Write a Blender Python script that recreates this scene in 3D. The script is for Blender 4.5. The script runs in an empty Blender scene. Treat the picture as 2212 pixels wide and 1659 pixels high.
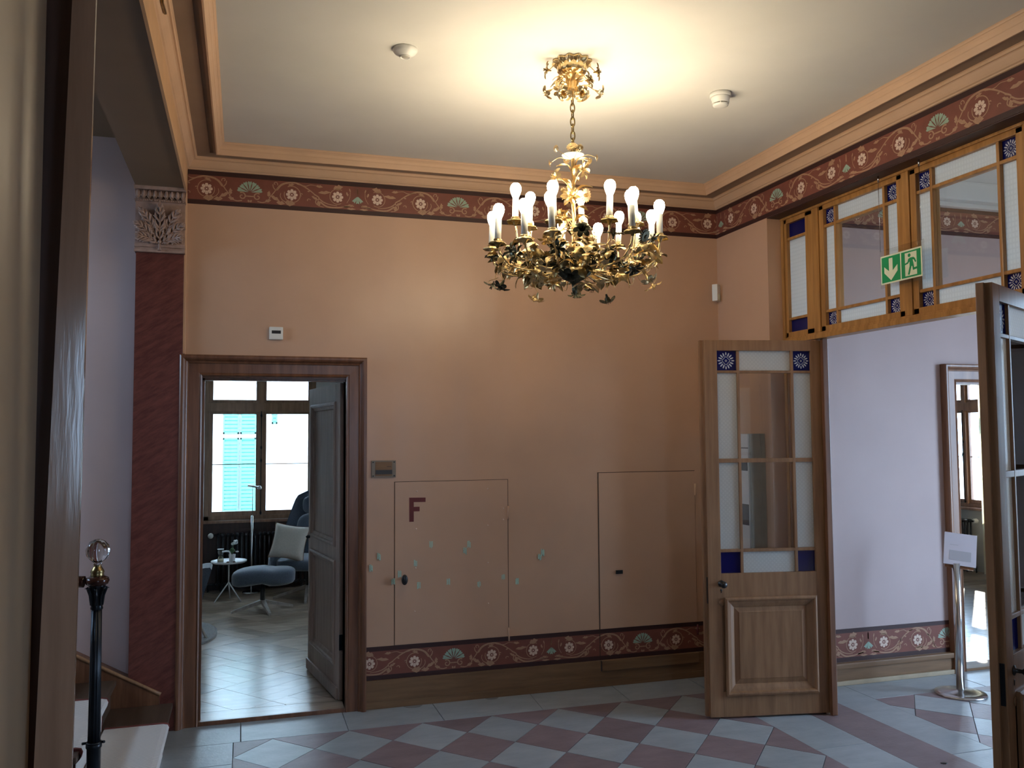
import bpy, bmesh, math, random
from mathutils import Vector, Matrix
from mathutils.geometry import tessellate_polygon
PI = math.pi
rnd = random.Random(7)
S = bpy.context.scene
COL = S.collection

# ---------------------------------------------------------------- camera
cam_data = bpy.data.cameras.new('camera')
cam_data.sensor_width = 36.0
cam_data.lens = 1881.8 / 2212 * 36.0
cam_data.clip_start = 0.05
cam_data.clip_end = 200
cam = bpy.data.objects.new('camera', cam_data)
COL.objects.link(cam)
yaw, pitch, roll = 0.2992, 0.0580, -0.0069
fw = Vector((math.sin(yaw)*math.cos(pitch), math.cos(yaw)*math.cos(pitch), math.sin(pitch)))
rt = Vector((math.cos(yaw), -math.sin(yaw), 0))
upv = rt.cross(fw)
r2 = math.cos(roll)*rt + math.sin(roll)*upv
u2 = -math.sin(roll)*rt + math.cos(roll)*upv
m = Matrix((r2, u2, -fw)).transposed().to_4x4()
m.translation = Vector((0, -5.7175, 1.75))
cam.matrix_world = m
S.camera = cam

# ---------------------------------------------------------------- world, sun, exposure
world = bpy.data.worlds.new('world')
S.world = world
world.use_nodes = True
bg = world.node_tree.nodes['Background']
bg.inputs[0].default_value = (0.50, 0.71, 1.0, 1)
bg.inputs[1].default_value = 19.0
sd = bpy.data.lights.new('sun', 'SUN')
sd.energy = 22.0
sd.color = (1.0, 0.93, 0.82)
sd.angle = math.radians(0.6)
sun = bpy.data.objects.new('sun', sd)
COL.objects.link(sun)
sun.rotation_euler = Vector((2.65, 2.60, 2.0)).to_track_quat('Z', 'Y').to_euler()
# sky portals sitting in the real window openings (they add no light of their own)
def portal(name, loc, direction, sx, sy):
    ld = bpy.data.lights.new(name, 'AREA')
    ld.shape = 'RECTANGLE'; ld.size = sx; ld.size_y = sy
    ld.cycles.is_portal = True
    o = bpy.data.objects.new(name, ld); COL.objects.link(o)
    o.location = loc
    o.rotation_euler = Vector(direction).to_track_quat('-Z', 'Z').to_euler()
portal('portal_lounge', (0.20, 5.02, 1.75), (0, -1, 0), 1.3, 2.0)
portal('portal_east', (8.98, 3.2, 1.75), (-1, 0, 0), 1.5, 2.0)
portal('portal_hall', (7.05, -3.0, 1.7), (-1, 0, 0), 1.8, 2.2)
portal('portal_rear', (1.2, -7.55, 1.8), (0, 1, 0), 0.5, 0.9)
portal('portal_lounge_side', (2.55, 2.25, 1.8), (-1, 0, 0), 2.6, 2.0)
portal('portal_stair', (-3.05, -0.9, 2.78), (1, 0, 0), 1.3, 0.65)
S.view_settings.view_transform = 'Standard'
S.view_settings.look = 'None'
S.view_settings.gamma = 1.0
S.view_settings.use_curve_mapping = False
S.view_settings.exposure = 0.15
S.cycles.max_bounces = 10
S.cycles.transparent_max_bounces = 16

# ---------------------------------------------------------------- materials
def new_mat(name):
    mt = bpy.data.materials.new(name); mt.use_nodes = True
    nt = mt.node_tree
    return mt, nt, nt.nodes['Principled BSDF']
def L(c):  # sRGB 0-255 -> linear
    return tuple(((x/255)/12.92 if x/255 <= 0.04045 else ((x/255+0.055)/1.055)**2.4) for x in c) + (1,)
def noise(nt, scale, detail=4, rough=0.55, stretch=(1, 1, 1), space='Object'):
    tc = nt.nodes.new('ShaderNodeTexCoord'); mp = nt.nodes.new('ShaderNodeMapping')
    mp.inputs['Scale'].default_value = stretch
    nz = nt.nodes.new('ShaderNodeTexNoise')
    nz.inputs['Scale'].default_value = scale; nz.inputs['Detail'].default_value = detail
    nz.inputs['Roughness'].default_value = rough
    nt.links.new(tc.outputs[space], mp.inputs[0]); nt.links.new(mp.outputs[0], nz.inputs['Vector'])
    return nz
def ramp(nt, src, a, b, lo=0.3, hi=0.7):
    r = nt.nodes.new('ShaderNodeValToRGB')
    r.color_ramp.elements[0].position = lo; r.color_ramp.elements[0].color = a
    r.color_ramp.elements[1].position = hi; r.color_ramp.elements[1].color = b
    nt.links.new(src, r.inputs[0]); return r
def bump(nt, p, src, strength, dist=0.01):
    b = nt.nodes.new('ShaderNodeBump'); b.inputs['Strength'].default_value = strength
    b.inputs['Distance'].default_value = dist
    nt.links.new(src, b.inputs['Height']); nt.links.new(b.outputs[0], p.inputs['Normal'])
def simple(name, c, rough=0.5, metal=0.0, var=0.12, scale=8, spec=None, bmp=0.0, stretch=(1, 1, 1), sheen=0):
    mt, nt, p = new_mat(name)
    c = Vector(c[:3])
    nz = noise(nt, scale, stretch=stretch)
    r = ramp(nt, nz.outputs['Fac'], tuple(c*(1-var))+(1,), tuple(c*(1+var))+(1,))
    nt.links.new(r.outputs[0], p.inputs['Base Color'])
    p.inputs['Roughness'].default_value = rough; p.inputs['Metallic'].default_value = metal
    if spec is not None: p.inputs['Specular IOR Level'].default_value = spec
    if bmp: bump(nt, p, nz.outputs['Fac'], bmp)
    if sheen: p.inputs['Sheen Weight'].default_value = sheen
    return mt
def wood(name, a, b, rough=0.4, axis='Z', scale=6.0, spec=0.5, bmp=0.1):
    mt, nt, p = new_mat(name)
    st = {'X': (0.12, 1.5, 1.5), 'Y': (1.5, 0.12, 1.5), 'Z': (1.5, 1.5, 0.12)}[axis]
    nz = noise(nt, scale*3, 6, 0.6, st)
    r = ramp(nt, nz.outputs['Fac'], a, b, 0.35, 0.68)
    nt.links.new(r.outputs[0], p.inputs['Base Color'])
    p.inputs['Roughness'].default_value = rough
    p.inputs['Specular IOR Level'].default_value = spec
    bump(nt, p, nz.outputs['Fac'], bmp, 0.004)
    return mt
def rand_tint(mt, amt=0.15):
    nt = mt.node_tree; p = nt.nodes['Principled BSDF']
    src = p.inputs['Base Color'].links[0].from_socket
    oi = nt.nodes.new('ShaderNodeObjectInfo'); mr = nt.nodes.new('ShaderNodeMapRange')
    mr.inputs['To Min'].default_value = 1-amt; mr.inputs['To Max'].default_value = 1+amt
    hs = nt.nodes.new('ShaderNodeHueSaturation')
    nt.links.new(oi.outputs['Random'], mr.inputs['Value']); nt.links.new(mr.outputs[0], hs.inputs['Value'])
    nt.links.new(src, hs.inputs['Color']); nt.links.new(hs.outputs[0], p.inputs['Base Color'])
    return mt

def wall_paint(name, c, rough):
    mt, nt, p = new_mat(name)
    c = Vector(c)
    nz = noise(nt, 1.3, 5, 0.55, space='Object')
    r = ramp(nt, nz.outputs['Fac'], tuple(c*0.93)+(1,), tuple(c*1.06)+(1,))
    nt.links.new(r.outputs[0], p.inputs['Base Color'])
    p.inputs['Roughness'].default_value = rough
    p.inputs['Specular IOR Level'].default_value = 0.5
    n2 = noise(nt, 1.1, 2, 0.5, (1.8, 1.8, 0.5))
    n3 = noise(nt, 260, 2, 0.5)
    mx = nt.nodes.new('ShaderNodeMath'); mx.operation = 'MULTIPLY_ADD'
    mx.inputs[1].default_value = 0.004
    nt.links.new(n3.outputs['Fac'], mx.inputs[0]); nt.links.new(n2.outputs['Fac'], mx.inputs[2])
    bump(nt, p, mx.outputs[0], 0.5, 0.05)
    return mt
M = {}
M['wall'] = wall_paint('oil_painted_plaster', (0.56, 0.352, 0.235), 0.34)
M['wall_matte'] = wall_paint('matte_plaster', (0.50, 0.39, 0.37), 0.6)
M['near_wall'] = wall_paint('near_beige_paint', (0.62, 0.51, 0.37), 0.4)
M['lounge_wall'] = wall_paint('lounge_plaster', (0.55, 0.53, 0.50), 0.7)
M['ceiling'] = simple('ceiling_white', (0.70, 0.69, 0.64), 0.75, var=0.04, scale=2)
M['stucco'] = simple('stucco_ochre', (0.66, 0.43, 0.27), 0.6, var=0.06, scale=4)
M['stucco_dark'] = simple('stucco_brown', (0.30, 0.21, 0.15), 0.6, var=0.06, scale=4)
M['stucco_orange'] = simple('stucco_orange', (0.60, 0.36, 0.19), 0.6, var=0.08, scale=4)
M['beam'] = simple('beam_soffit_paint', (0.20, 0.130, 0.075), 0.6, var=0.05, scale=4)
M['capital'] = simple('capital_plaster', (0.38, 0.25, 0.20), 0.45, var=0.2, scale=25, bmp=0.1)
M['frieze'] = simple('frieze_red', (0.20, 0.062, 0.040), 0.5, var=0.12, scale=9)
M['frieze_dark'] = simple('frieze_stripe', (0.040, 0.012, 0.010), 0.5, var=0.1)
M['scroll'] = simple('frieze_scroll', (0.42, 0.24, 0.145), 0.5, var=0.15, scale=20)
M['cream'] = simple('frieze_cream', (0.72, 0.54, 0.43), 0.5)
M['sage'] = simple('frieze_sage', (0.32, 0.43, 0.33), 0.5)
M['casing'] = wood('casing_walnut', (0.11, 0.042, 0.019, 1), (0.21, 0.090, 0.043, 1), 0.32)
M['casing_light'] = wood('casing_light_oak', (0.20, 0.10, 0.06, 1), (0.32, 0.17, 0.10, 1), 0.35)
M['doorwood'] = wood('door_oak', (0.205, 0.102, 0.046, 1), (0.31, 0.160, 0.076, 1), 0.42)
M['transom'] = wood('transom_pine', (0.30, 0.135, 0.035, 1), (0.48, 0.235, 0.070, 1), 0.35)
M['base'] = wood('skirting_oak', (0.165, 0.088, 0.040, 1), (0.24, 0.132, 0.062, 1), 0.5, 'X')
M['base_pale'] = simple('skirting_strip', (0.42, 0.33, 0.22), 0.5)
M['greydoor'] = wood('door_grey_brown', (0.27, 0.19, 0.15, 1), (0.38, 0.275, 0.225, 1), 0.38)
M['windowwood'] = wood('window_wood', (0.22, 0.125, 0.07, 1), (0.36, 0.215, 0.13, 1), 0.35)
M['darkpanel'] = wood('wainscot_dark', (0.045, 0.022, 0.016, 1), (0.075, 0.038, 0.028, 1), 0.5)
M['black'] = simple('black_paint', (0.012, 0.012, 0.012), 0.35)
M['gap'] = simple('joint_shadow', (0.06, 0.035, 0.025), 0.9)
M['white'] = simple('white_plastic', (0.72, 0.72, 0.68), 0.4, var=0.03)
M['chrome'] = simple('brushed_steel', (0.62, 0.62, 0.62), 0.22, 1.0, var=0.05)
M['brass'] = simple('gilt_brass', (0.82, 0.62, 0.32), 0.28, 1.0, var=0.25, scale=40)
M['brass_dark'] = simple('aged_gilt', (0.30, 0.22, 0.10), 0.32, 1.0, var=0.35, scale=40)
M['brass_black'] = simple('shaded_gilt', (0.075, 0.075, 0.05), 0.35, 0.9, var=0.5, scale=50)  # darkened gilt: shade of the basket's unlit undersides put into the colour
M['iron'] = simple('green_black_iron', (0.016, 0.020, 0.026), 0.3, 0.5, var=0.3)
M['mahogany'] = wood('handrail_mahogany', (0.03, 0.010, 0.006, 1), (0.06, 0.02, 0.012, 1), 0.15, 'X')
M['sleeve'] = simple('candle_sleeve', (0.80, 0.80, 0.72), 0.5, var=0.02)
M['radiator'] = simple('radiator_black', (0.025, 0.027, 0.032), 0.4)
M['fabric'] = simple('blue_grey_wool', (0.085, 0.11, 0.15), 0.9, var=0.2, scale=120, sheen=0.5, bmp=0.2)
M['cushion'] = simple('white_linen', (0.62, 0.57, 0.50), 0.9, var=0.05, scale=60, bmp=0.1)
M['legwood'] = wood('whitewashed_leg', (0.30, 0.26, 0.22, 1), (0.42, 0.37, 0.32, 1), 0.5)
M['whitelac'] = simple('white_lacquer', (0.75, 0.75, 0.74), 0.25, var=0.02)
M['rug'] = simple('grey_rug', (0.30, 0.29, 0.28), 1.0, var=0.3, scale=90, bmp=0.6)
M['green'] = simple('sign_green', (0.0, 0.30, 0.10), 0.5, var=0.03)
M['signcream'] = simple('sign_luminescent', (0.78, 0.82, 0.62), 0.5, var=0.02)
M['paper'] = simple('paper', (0.68, 0.66, 0.74), 0.7, var=0.02)
M['papergrey'] = simple('paper_grey_box', (0.50, 0.50, 0.55), 0.7, var=0.02)
M['graphite'] = simple('graphite_panel', (0.10, 0.095, 0.10), 0.4)
M['boardside'] = simple('board_side', (0.40, 0.38, 0.33), 0.5)
M['plaque'] = simple('plaque_metal', (0.22, 0.17, 0.12), 0.35, 0.2, var=0.1)
M['plaquedark'] = simple('plaque_text_band', (0.035, 0.030, 0.028), 0.4)
M['letter'] = simple('letter_red', (0.13, 0.018, 0.016), 0.5)
M['mint'] = simple('mint_primer', (0.42, 0.60, 0.50), 0.7, var=0.3, scale=300)
M['runner'] = None
M['redbind'] = simple('red_binding', (0.16, 0.035, 0.028), 0.9)
M['tread'] = wood('stair_tread', (0.065, 0.040, 0.026, 1), (0.10, 0.064, 0.042, 1), 0.4, 'Y')
M['leafgreen'] = simple('plant_green', (0.05, 0.11, 0.035), 0.6)
M['petal'] = simple('petal_white', (0.85, 0.88, 0.85), 0.7)
M['sand'] = simple('hourglass_sand', (0.45, 0.38, 0.20), 0.9)
M['facade'] = simple('facade_render', (0.80, 0.80, 0.76), 0.9, var=0.03)
M['shutter'] = simple('teal_shutter', (0.10, 0.42, 0.33), 0.6, var=0.05)
M['ground'] = simple('street_ground', (0.30, 0.30, 0.29), 0.9)
M['foliage'] = simple('street_foliage', (0.08, 0.16, 0.06), 0.9, var=0.5, scale=6)
M['pebble'] = simple('brown_pebble', (0.14, 0.08, 0.06), 0.7)

def stone(name, a, b, veins, rough):
    mt, nt, p = new_mat(name)
    nz = noise(nt, 5.0, 6, 0.6, (1, 2.2, 1))
    r = ramp(nt, nz.outputs['Fac'], a, b, 0.3, 0.7)
    nt.links.new(r.outputs[0], p.inputs['Base Color'])
    p.inputs['Roughness'].default_value = rough
    n2 = noise(nt, 40, 4, 0.6)
    bump(nt, p, n2.outputs['Fac'], 0.15, 0.01)
    return rand_tint(mt, veins)
M['redstone'] = stone('red_sandstone', (0.18, 0.132, 0.14, 1), (0.25, 0.185, 0.195, 1), 0.12, 0.40)
M['greystone'] = stone('grey_sandstone', (0.275, 0.305, 0.325, 1), (0.36, 0.395, 0.41, 1), 0.08, 0.36)
M['mortar'] = simple('floor_joint', (0.20, 0.20, 0.20), 0.9)
M['marble'] = None
def marble():
    mt, nt, p = new_mat('red_marble')
    nz = noise(nt, 14, 8, 0.72, (0.7, 1.0, 3.2))
    mp = [n for n in nt.nodes if n.type == 'MAPPING'][0]
    mp.vector_type = 'TEXTURE'; mp.inputs['Scale'].default_value = (1.5, 1.0, 0.33)
    mp.inputs['Rotation'].default_value = (0, math.radians(-32), 0)
    r = ramp(nt, nz.outputs['Fac'], (0.085, 0.018, 0.012, 1), (0.21, 0.062, 0.042, 1), 0.35, 0.75)
    nt.links.new(r.outputs[0], p.inputs['Base Color'])
    p.inputs['Roughness'].default_value = 0.4
    return mt
M['marble'] = marble()
def runner():
    mt, nt, p = new_mat('ribbed_runner')
    tc = nt.nodes.new('ShaderNodeTexCoord'); w = nt.nodes.new('ShaderNodeTexWave')
    w.wave_type = 'BANDS'; w.bands_direction = 'Y'; w.inputs['Scale'].default_value = 28
    nt.links.new(tc.outputs['Object'], w.inputs['Vector'])
    r = ramp(nt, w.outputs['Fac'], (0.50, 0.47, 0.44, 1), (0.85, 0.82, 0.78, 1))
    nt.links.new(r.outputs[0], p.inputs['Base Color']); p.inputs['Roughness'].default_value = 0.95
    bump(nt, p, w.outputs['Fac'], 0.5, 0.004)
    return mt
M['runner'] = runner()
def plank_mat():
    mt = wood('parquet_oak', (0.30, 0.22, 0.16, 1), (0.44, 0.34, 0.25, 1), 0.22, 'X', 5)
    return rand_tint(mt, 0.2)
M['parquet'] = plank_mat()
def glass(name, tint=(0.96, 0.97, 0.96, 1), gloss=0.07):
    mt = bpy.data.materials.new(name); mt.use_nodes = True; nt = mt.node_tree
    nt.nodes.remove(nt.nodes['Principled BSDF']); out = nt.nodes['Material Output']
    t = nt.nodes.new('ShaderNodeBsdfTransparent'); t.inputs[0].default_value = tint
    g = nt.nodes.new('ShaderNodeBsdfGlossy'); g.inputs['Roughness'].default_value = 0.03
    lw = nt.nodes.new('ShaderNodeLayerWeight'); lw.inputs[0].default_value = 0.15
    ad = nt.nodes.new('ShaderNodeMath'); ad.operation = 'ADD'; ad.inputs[1].default_value = gloss
    mx = nt.nodes.new('ShaderNodeMixShader')
    nt.links.new(lw.outputs['Fresnel'], ad.inputs[0]); nt.links.new(ad.outputs[0], mx.inputs[0])
    nt.links.new(t.outputs[0], mx.inputs[1]); nt.links.new(g.outputs[0], mx.inputs[2])
    nt.links.new(mx.outputs[0], out.inputs[0])
    return mt
M['glass'] = glass('window_glass')
def etched(name, col, clear, pattern=True):
    mt = bpy.data.materials.new(name); mt.use_nodes = True; nt = mt.node_tree
    nt.nodes.remove(nt.nodes['Principled BSDF']); out = nt.nodes['Material Output']
    tr = nt.nodes.new('ShaderNodeBsdfTranslucent'); tr.inputs[0].default_value = col
    df = nt.nodes.new('ShaderNodeBsdfDiffuse'); df.inputs[0].default_value = col
    m0 = nt.nodes.new('ShaderNodeMixShader'); m0.inputs[0].default_value = 0.45
    nt.links.new(tr.outputs[0], m0.inputs[1]); nt.links.new(df.outputs[0], m0.inputs[2])
    t = nt.nodes.new('ShaderNodeBsdfTransparent'); t.inputs[0].default_value = (0.92, 0.93, 0.92, 1)
    mx = nt.nodes.new('ShaderNodeMixShader')
    if pattern:
        tc = nt.nodes.new('ShaderNodeTexCoord'); mp = nt.nodes.new('ShaderNodeMapping')
        mp.inputs['Rotation'].default_value = (0, math.radians(45), 0)
        ck = nt.nodes.new('ShaderNodeTexVoronoi'); ck.feature = 'F1'; ck.distance = 'CHEBYCHEV'
        ck.inputs['Scale'].default_value = 55; ck.inputs['Randomness'].default_value = 0.0
        r = nt.nodes.new('ShaderNodeMapRange')
        r.inputs['From Min'].default_value = 0.18; r.inputs['From Max'].default_value = 0.5
        r.inputs['To Min'].default_value = clear; r.inputs['To Max'].default_value = clear+0.09
        nt.links.new(tc.outputs['Object'], mp.inputs[0]); nt.links.new(mp.outputs[0], ck.inputs['Vector'])
        nt.links.new(ck.outputs['Distance'], r.inputs['Value']); nt.links.new(r.outputs[0], mx.inputs[0])
    else:
        mx.inputs[0].default_value = clear
    nt.links.new(m0.outputs[0], mx.inputs[1]); nt.links.new(t.outputs[0], mx.inputs[2])
    g = nt.nodes.new('ShaderNodeBsdfGlossy'); g.inputs['Roughness'].default_value = 0.15
    m2 = nt.nodes.new('ShaderNodeMixShader'); m2.inputs[0].default_value = 0.06
    nt.links.new(mx.outputs[0], m2.inputs[1]); nt.links.new(g.outputs[0], m2.inputs[2])
    nt.links.new(m2.outputs[0], out.inputs[0])
    return mt
M['etched'] = etched('etched_glass', (0.80, 0.82, 0.80, 1), 0.06)
M['blueglass'] = etched('cobalt_glass', (0.006, 0.012, 0.16, 1), 0.0, False)
M['curtain'] = etched('cream_curtain', (0.85, 0.82, 0.68, 1), 0.0, False)
M['rosette'] = simple('rosette_white', (0.48, 0.52, 0.68), 0.6)
def crystal():
    mt, nt, p = new_mat('crystal_ball')
    p.inputs['Transmission Weight'].default_value = 1.0; p.inputs['Roughness'].default_value = 0.03
    p.inputs['IOR'].default_value = 1.45
    return mt
M['crystal'] = crystal()
def emit(name, col, s):
    mt, nt, p = new_mat(name)
    p.inputs['Base Color'].default_value = (0.9, 0.9, 0.85, 1)
    p.inputs['Emission Color'].default_value = col; p.inputs['Emission Strength'].default_value = s
    return mt
M['bulb'] = emit('lit_bulb', (1.0, 0.82, 0.58, 1), 136.0)
M['bulb_low'] = emit('lit_bulb_collar', (1.0, 0.86, 0.60, 1), 14.0)

# ---------------------------------------------------------------- mesh helpers
class MB:
    def __init__(s): s.v = []; s.f = []; s.sm = []
    def add(s, vs, fs, smooth=False):
        o = len(s.v); s.v += [tuple(p) for p in vs]
        s.f += [tuple(i+o for i in f) for f in fs]; s.sm += [smooth]*len(fs); return s
    def box(s, x0, x1, y0, y1, z0, z1, bev=0.0):
        if x0 > x1: x0, x1 = x1, x0
        if y0 > y1: y0, y1 = y1, y0
        if z0 > z1: z0, z1 = z1, z0
        if bev <= 0:
            vs = [(x, y, z) for x in (x0, x1) for y in (y0, y1) for z in (z0, z1)]
            return s.add(vs, [(0, 1, 3, 2), (4, 6, 7, 5), (0, 4, 5, 1), (2, 3, 7, 6), (0, 2, 6, 4), (1, 5, 7, 3)])
        bm = bmesh.new()
        bmesh.ops.create_cube(bm, size=1)
        for v in bm.verts:
            v.co = Vector(((x0+x1)/2+v.co.x*(x1-x0), (y0+y1)/2+v.co.y*(y1-y0), (z0+z1)/2+v.co.z*(z1-z0)))
        bmesh.ops.bevel(bm, geom=bm.edges[:], offset=min(bev, (x1-x0)*.45, (y1-y0)*.45, (z1-z0)*.45), segments=2, affect='EDGES', profile=0.7)
        s.bm(bm); return s
    def bm(s, bm, smooth=False, mat=None):
        bm.verts.index_update()
        vs = [(mat @ v.co if mat else v.co.copy()) for v in bm.verts]
        s.add(vs, [[v.index for v in f.verts] for f in bm.faces], smooth); bm.free()
    def prism(s, poly, z0, z1, bev=0.0):
        n = len(poly)
        if bev:
            cx = sum(p[0] for p in poly)/n; cy = sum(p[1] for p in poly)/n
            top = []
            for x, y in poly:
                d = math.hypot(x-cx, y-cy); k = max(0, (d-bev)/d) if d else 1
                top.append((cx+(x-cx)*k, cy+(y-cy)*k))
            vs = [(x, y, z0) for x, y in poly]+[(x, y, z1-bev*.6) for x, y in poly]+[(x, y, z1) for x, y in top]
            fs = [tuple(range(n))[::-1], tuple(range(2*n, 3*n))]
            for k in (0, n):
                fs += [(k+i, k+(i+1) % n, k+n+(i+1) % n, k+n+i) for i in range(n)]
            return s.add(vs, fs)
        vs = [(x, y, z0) for x, y in poly]+[(x, y, z1) for x, y in poly]
        fs = [tuple(range(n))[::-1], tuple(range(n, 2*n))]+[(i, (i+1) % n, n+(i+1) % n, n+i) for i in range(n)]
        return s.add(vs, fs)
    def lathe(s, prof, c=(0, 0, 0), n=24, ripple=0, nr=8, cap=True, mat=None):
        vs = []
        for r, z in prof:
            for i in range(n):
                a = 2*PI*i/n; rr = r*(1+ripple*math.cos(nr*a))
                p = Vector((c[0]+rr*math.cos(a), c[1]+rr*math.sin(a), c[2]+z))
                vs.append(mat @ p if mat else p)
        fs = []
        for k in range(len(prof)-1):
            fs += [(k*n+i, k*n+(i+1) % n, (k+1)*n+(i+1) % n, (k+1)*n+i) for i in range(n)]
        s.add(vs, fs, True)
        if cap:
            if prof[0][0] > 1e-5: s.add([vs[i] for i in range(n)], [tuple(range(n))[::-1]])
            if prof[-1][0] > 1e-5: s.add([vs[(len(prof)-1)*n+i] for i in range(n)], [tuple(range(n))])
        return s
    def tube(s, pts, r, n=8, cap=True):
        pts = [Vector(p) for p in pts]; N = len(pts)
        rs = r if isinstance(r, (list, tuple)) else [r]*N
        t0 = (pts[1]-pts[0]).normalized()
        ref = Vector((0, 0, 1)) if abs(t0.z) < 0.9 else Vector((1, 0, 0))
        nrm = t0.cross(ref).normalized(); vs = []
        for i, p in enumerate(pts):
            t = (pts[min(i+1, N-1)]-pts[max(i-1, 0)]).normalized()
            nrm = (nrm-t*nrm.dot(t)).normalized(); b = t.cross(nrm)
            for k in range(n):
                a = 2*PI*k/n; vs.append(p+(nrm*math.cos(a)+b*math.sin(a))*rs[i])
        fs = [(k*n+i, k*n+(i+1) % n, (k+1)*n+(i+1) % n, (k+1)*n+i) for k in range(N-1) for i in range(n)]
        s.add(vs, fs, True)
        if cap: s.add(vs[:n], [tuple(range(n))[::-1]]); s.add(vs[-n:], [tuple(range(n))])
        return s
    def ball(s, c, rx, ry=None, rz=None, seg=16, rings=10, e=1.0, mat=None):
        ry = ry or rx; rz = rz or rx
        def sp(v): return math.copysign(abs(v)**e, v)
        vs = []; fs = []
        for j in range(rings+1):
            ph = PI*j/rings-PI/2
            for i in range(seg):
                a = 2*PI*i/seg
                p = Vector((rx*sp(math.cos(ph))*sp(math.cos(a)), ry*sp(math.cos(ph))*sp(math.sin(a)), rz*sp(math.sin(ph))))
                if mat: p = mat @ p
                vs.append(Vector(c)+p)
        for j in range(rings):
            fs += [(j*seg+i, j*seg+(i+1) % seg, (j+1)*seg+(i+1) % seg, (j+1)*seg+i) for i in range(seg)]
        return s.add(vs, fs, True)
    def xf(s, mat):
        s.v = [tuple(mat @ Vector(p)) for p in s.v]; return s
    def mesh(s, name):
        me = bpy.data.meshes.new(name)
        me.from_pydata(s.v, [], s.f)
        for i, p in enumerate(me.polygons): p.use_smooth = s.sm[i]
        me.validate(); me.update()
        bm = bmesh.new(); bm.from_mesh(me)
        bmesh.ops.remove_doubles(bm, verts=bm.verts, dist=1e-6)
        bmesh.ops.recalc_face_normals(bm, faces=bm.faces); bm.to_mesh(me); bm.free()
        return me
def link(name, me, mat, parent=None, local=False):
    o = bpy.data.objects.new(name, me); COL.objects.link(o)
    if mat and not me.materials: me.materials.append(M[mat] if isinstance(mat, str) else mat)
    if parent:
        o.parent = parent
        if not local: o.matrix_parent_inverse = parent_world(parent).inverted()
    return o
def parent_world(p):
    b = p.matrix_basis.copy()
    if p.parent: return parent_world(p.parent) @ p.matrix_parent_inverse @ b
    return b
def obj(name, mb, mat, parent=None, local=False):
    return link(name, mb.mesh(name), mat, parent, local)
def tag(o, label, cat, group=None, kind=None):
    o['label'] = label; o['category'] = cat
    if group: o['group'] = group
    if kind: o['kind'] = kind
    return o
def struct(o, label, cat):
    return tag(o, label, cat, kind='structure')
def thing(name, label, cat, loc=(0, 0, 0), rotz=0, group=None, kind=None):
    o = bpy.data.objects.new(name, None); COL.objects.link(o)
    o.empty_display_size = 0.1
    o.location = loc; o.rotation_euler = (0, 0, rotz)
    return tag(o, label, cat, group, kind)
def smooth_path(pts, n=6):
    pts = [Vector(p) for p in pts]; out = []
    P = [pts[0]*2-pts[1]]+pts+[pts[-1]*2-pts[-2]]
    for i in range(1, len(P)-2):
        for k in range(n):
            t = k/n; a, b, c, d = P[i-1], P[i], P[i+1], P[i+2]
            out.append(0.5*((2*b)+(-a+c)*t+(2*a-5*b+4*c-d)*t*t+(-a+3*b-3*c+d)*t**3))
    out.append(pts[-1]); return out
def clip_poly(poly, x0, x1, y0, y1):
    def cl(poly, f, inter):
        out = []
        for i in range(len(poly)):
            a, b = poly[i-1], poly[i]
            if f(b):
                if not f(a): out.append(inter(a, b))
                out.append(b)
            elif f(a): out.append(inter(a, b))
        return out
    def ix(v):
        return lambda a, b: (v, a[1]+(b[1]-a[1])*(v-a[0])/(b[0]-a[0]))
    def iy(v):
        return lambda a, b: (a[0]+(b[0]-a[0])*(v-a[1])/(b[1]-a[1]), v)
    for f, it in ((lambda p: p[0] >= x0, ix(x0)), (lambda p: p[0] <= x1, ix(x1)), (lambda p: p[1] >= y0, iy(y0)), (lambda p: p[1] <= y1, iy(y1))):
        if poly: poly = cl(poly, f, it)
    return poly

# ================================================================ ROOM SHELL
XL, XR = -0.36, 3.377
ZT, ZB = 3.42, 3.205
CEIL = 3.541
w = MB()
w.box(-0.63, -0.245, 0, 0.14, 0, 3.6).box(0.635, 3.6, 0, 0.14, 0, 3.6).box(-0.245, 0.635, 0, 0.14, 2.125, 3.6)
wall_back = struct(obj('wall_back', w, 'wall'), 'glossy terracotta pink wall behind the chandelier with door and hatches', 'wall')
w = MB(); w.box(-3.2, -0.64, 0.06, 0.2, 0, 4.6)
struct(obj('wall_stair', w, 'wall_matte'), 'plain pink plaster wall beside the staircase', 'wall')
w = MB(); w.box(XR, 3.62, -0.655, 0, 0, ZB)
w.box(XR, 3.62, -8.0, -2.995, 0, ZB).box(XR, 3.62, -8.0, 0, ZB, 3.6)
struct(obj('wall_right', w, 'wall'), 'pink pier and lintel wall holding the glazed double door', 'wall')
w = MB(); w.box(-3.2, 0.95, -7.7, -7.6, 0, 4.6).box(1.45, 3.4, -7.7, -7.6, 0, 3.6).box(0.95, 1.45, -7.7, -7.6, 2.25, 3.6).box(0.95, 1.45, -7.7, -7.6, 0, 1.35)
struct(obj('wall_rear', w, 'wall_matte'), 'pink wall behind the viewer with entrance window', 'wall')
w = MB(); w.box(-3.2, -3.1, -7.7, -1.55, 0, 4.6).box(-3.2, -3.1, -0.25, 0.2, 0, 4.6).box(-3.2, -3.1, -1.55, -0.25, 0, 2.45).box(-3.2, -3.1, -1.55, -0.25, 3.1, 4.6)
struct(obj('wall_left', w, 'wall_matte'), 'far left stairwell wall with a window', 'wall')
w = MB(); w.box(-0.64, 3.62, -7.7, 0.14, CEIL, CEIL+0.12)
struct(obj('ceiling', w, 'ceiling'), 'off-white flat ceiling over the chandelier', 'ceiling')
w = MB(); w.box(-3.2, -0.62, -7.7, 0.2, 3.60, 3.72)
struct(obj('ceiling_stair', w, 'beam'), 'dark ceiling above the staircase', 'ceiling')
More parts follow.
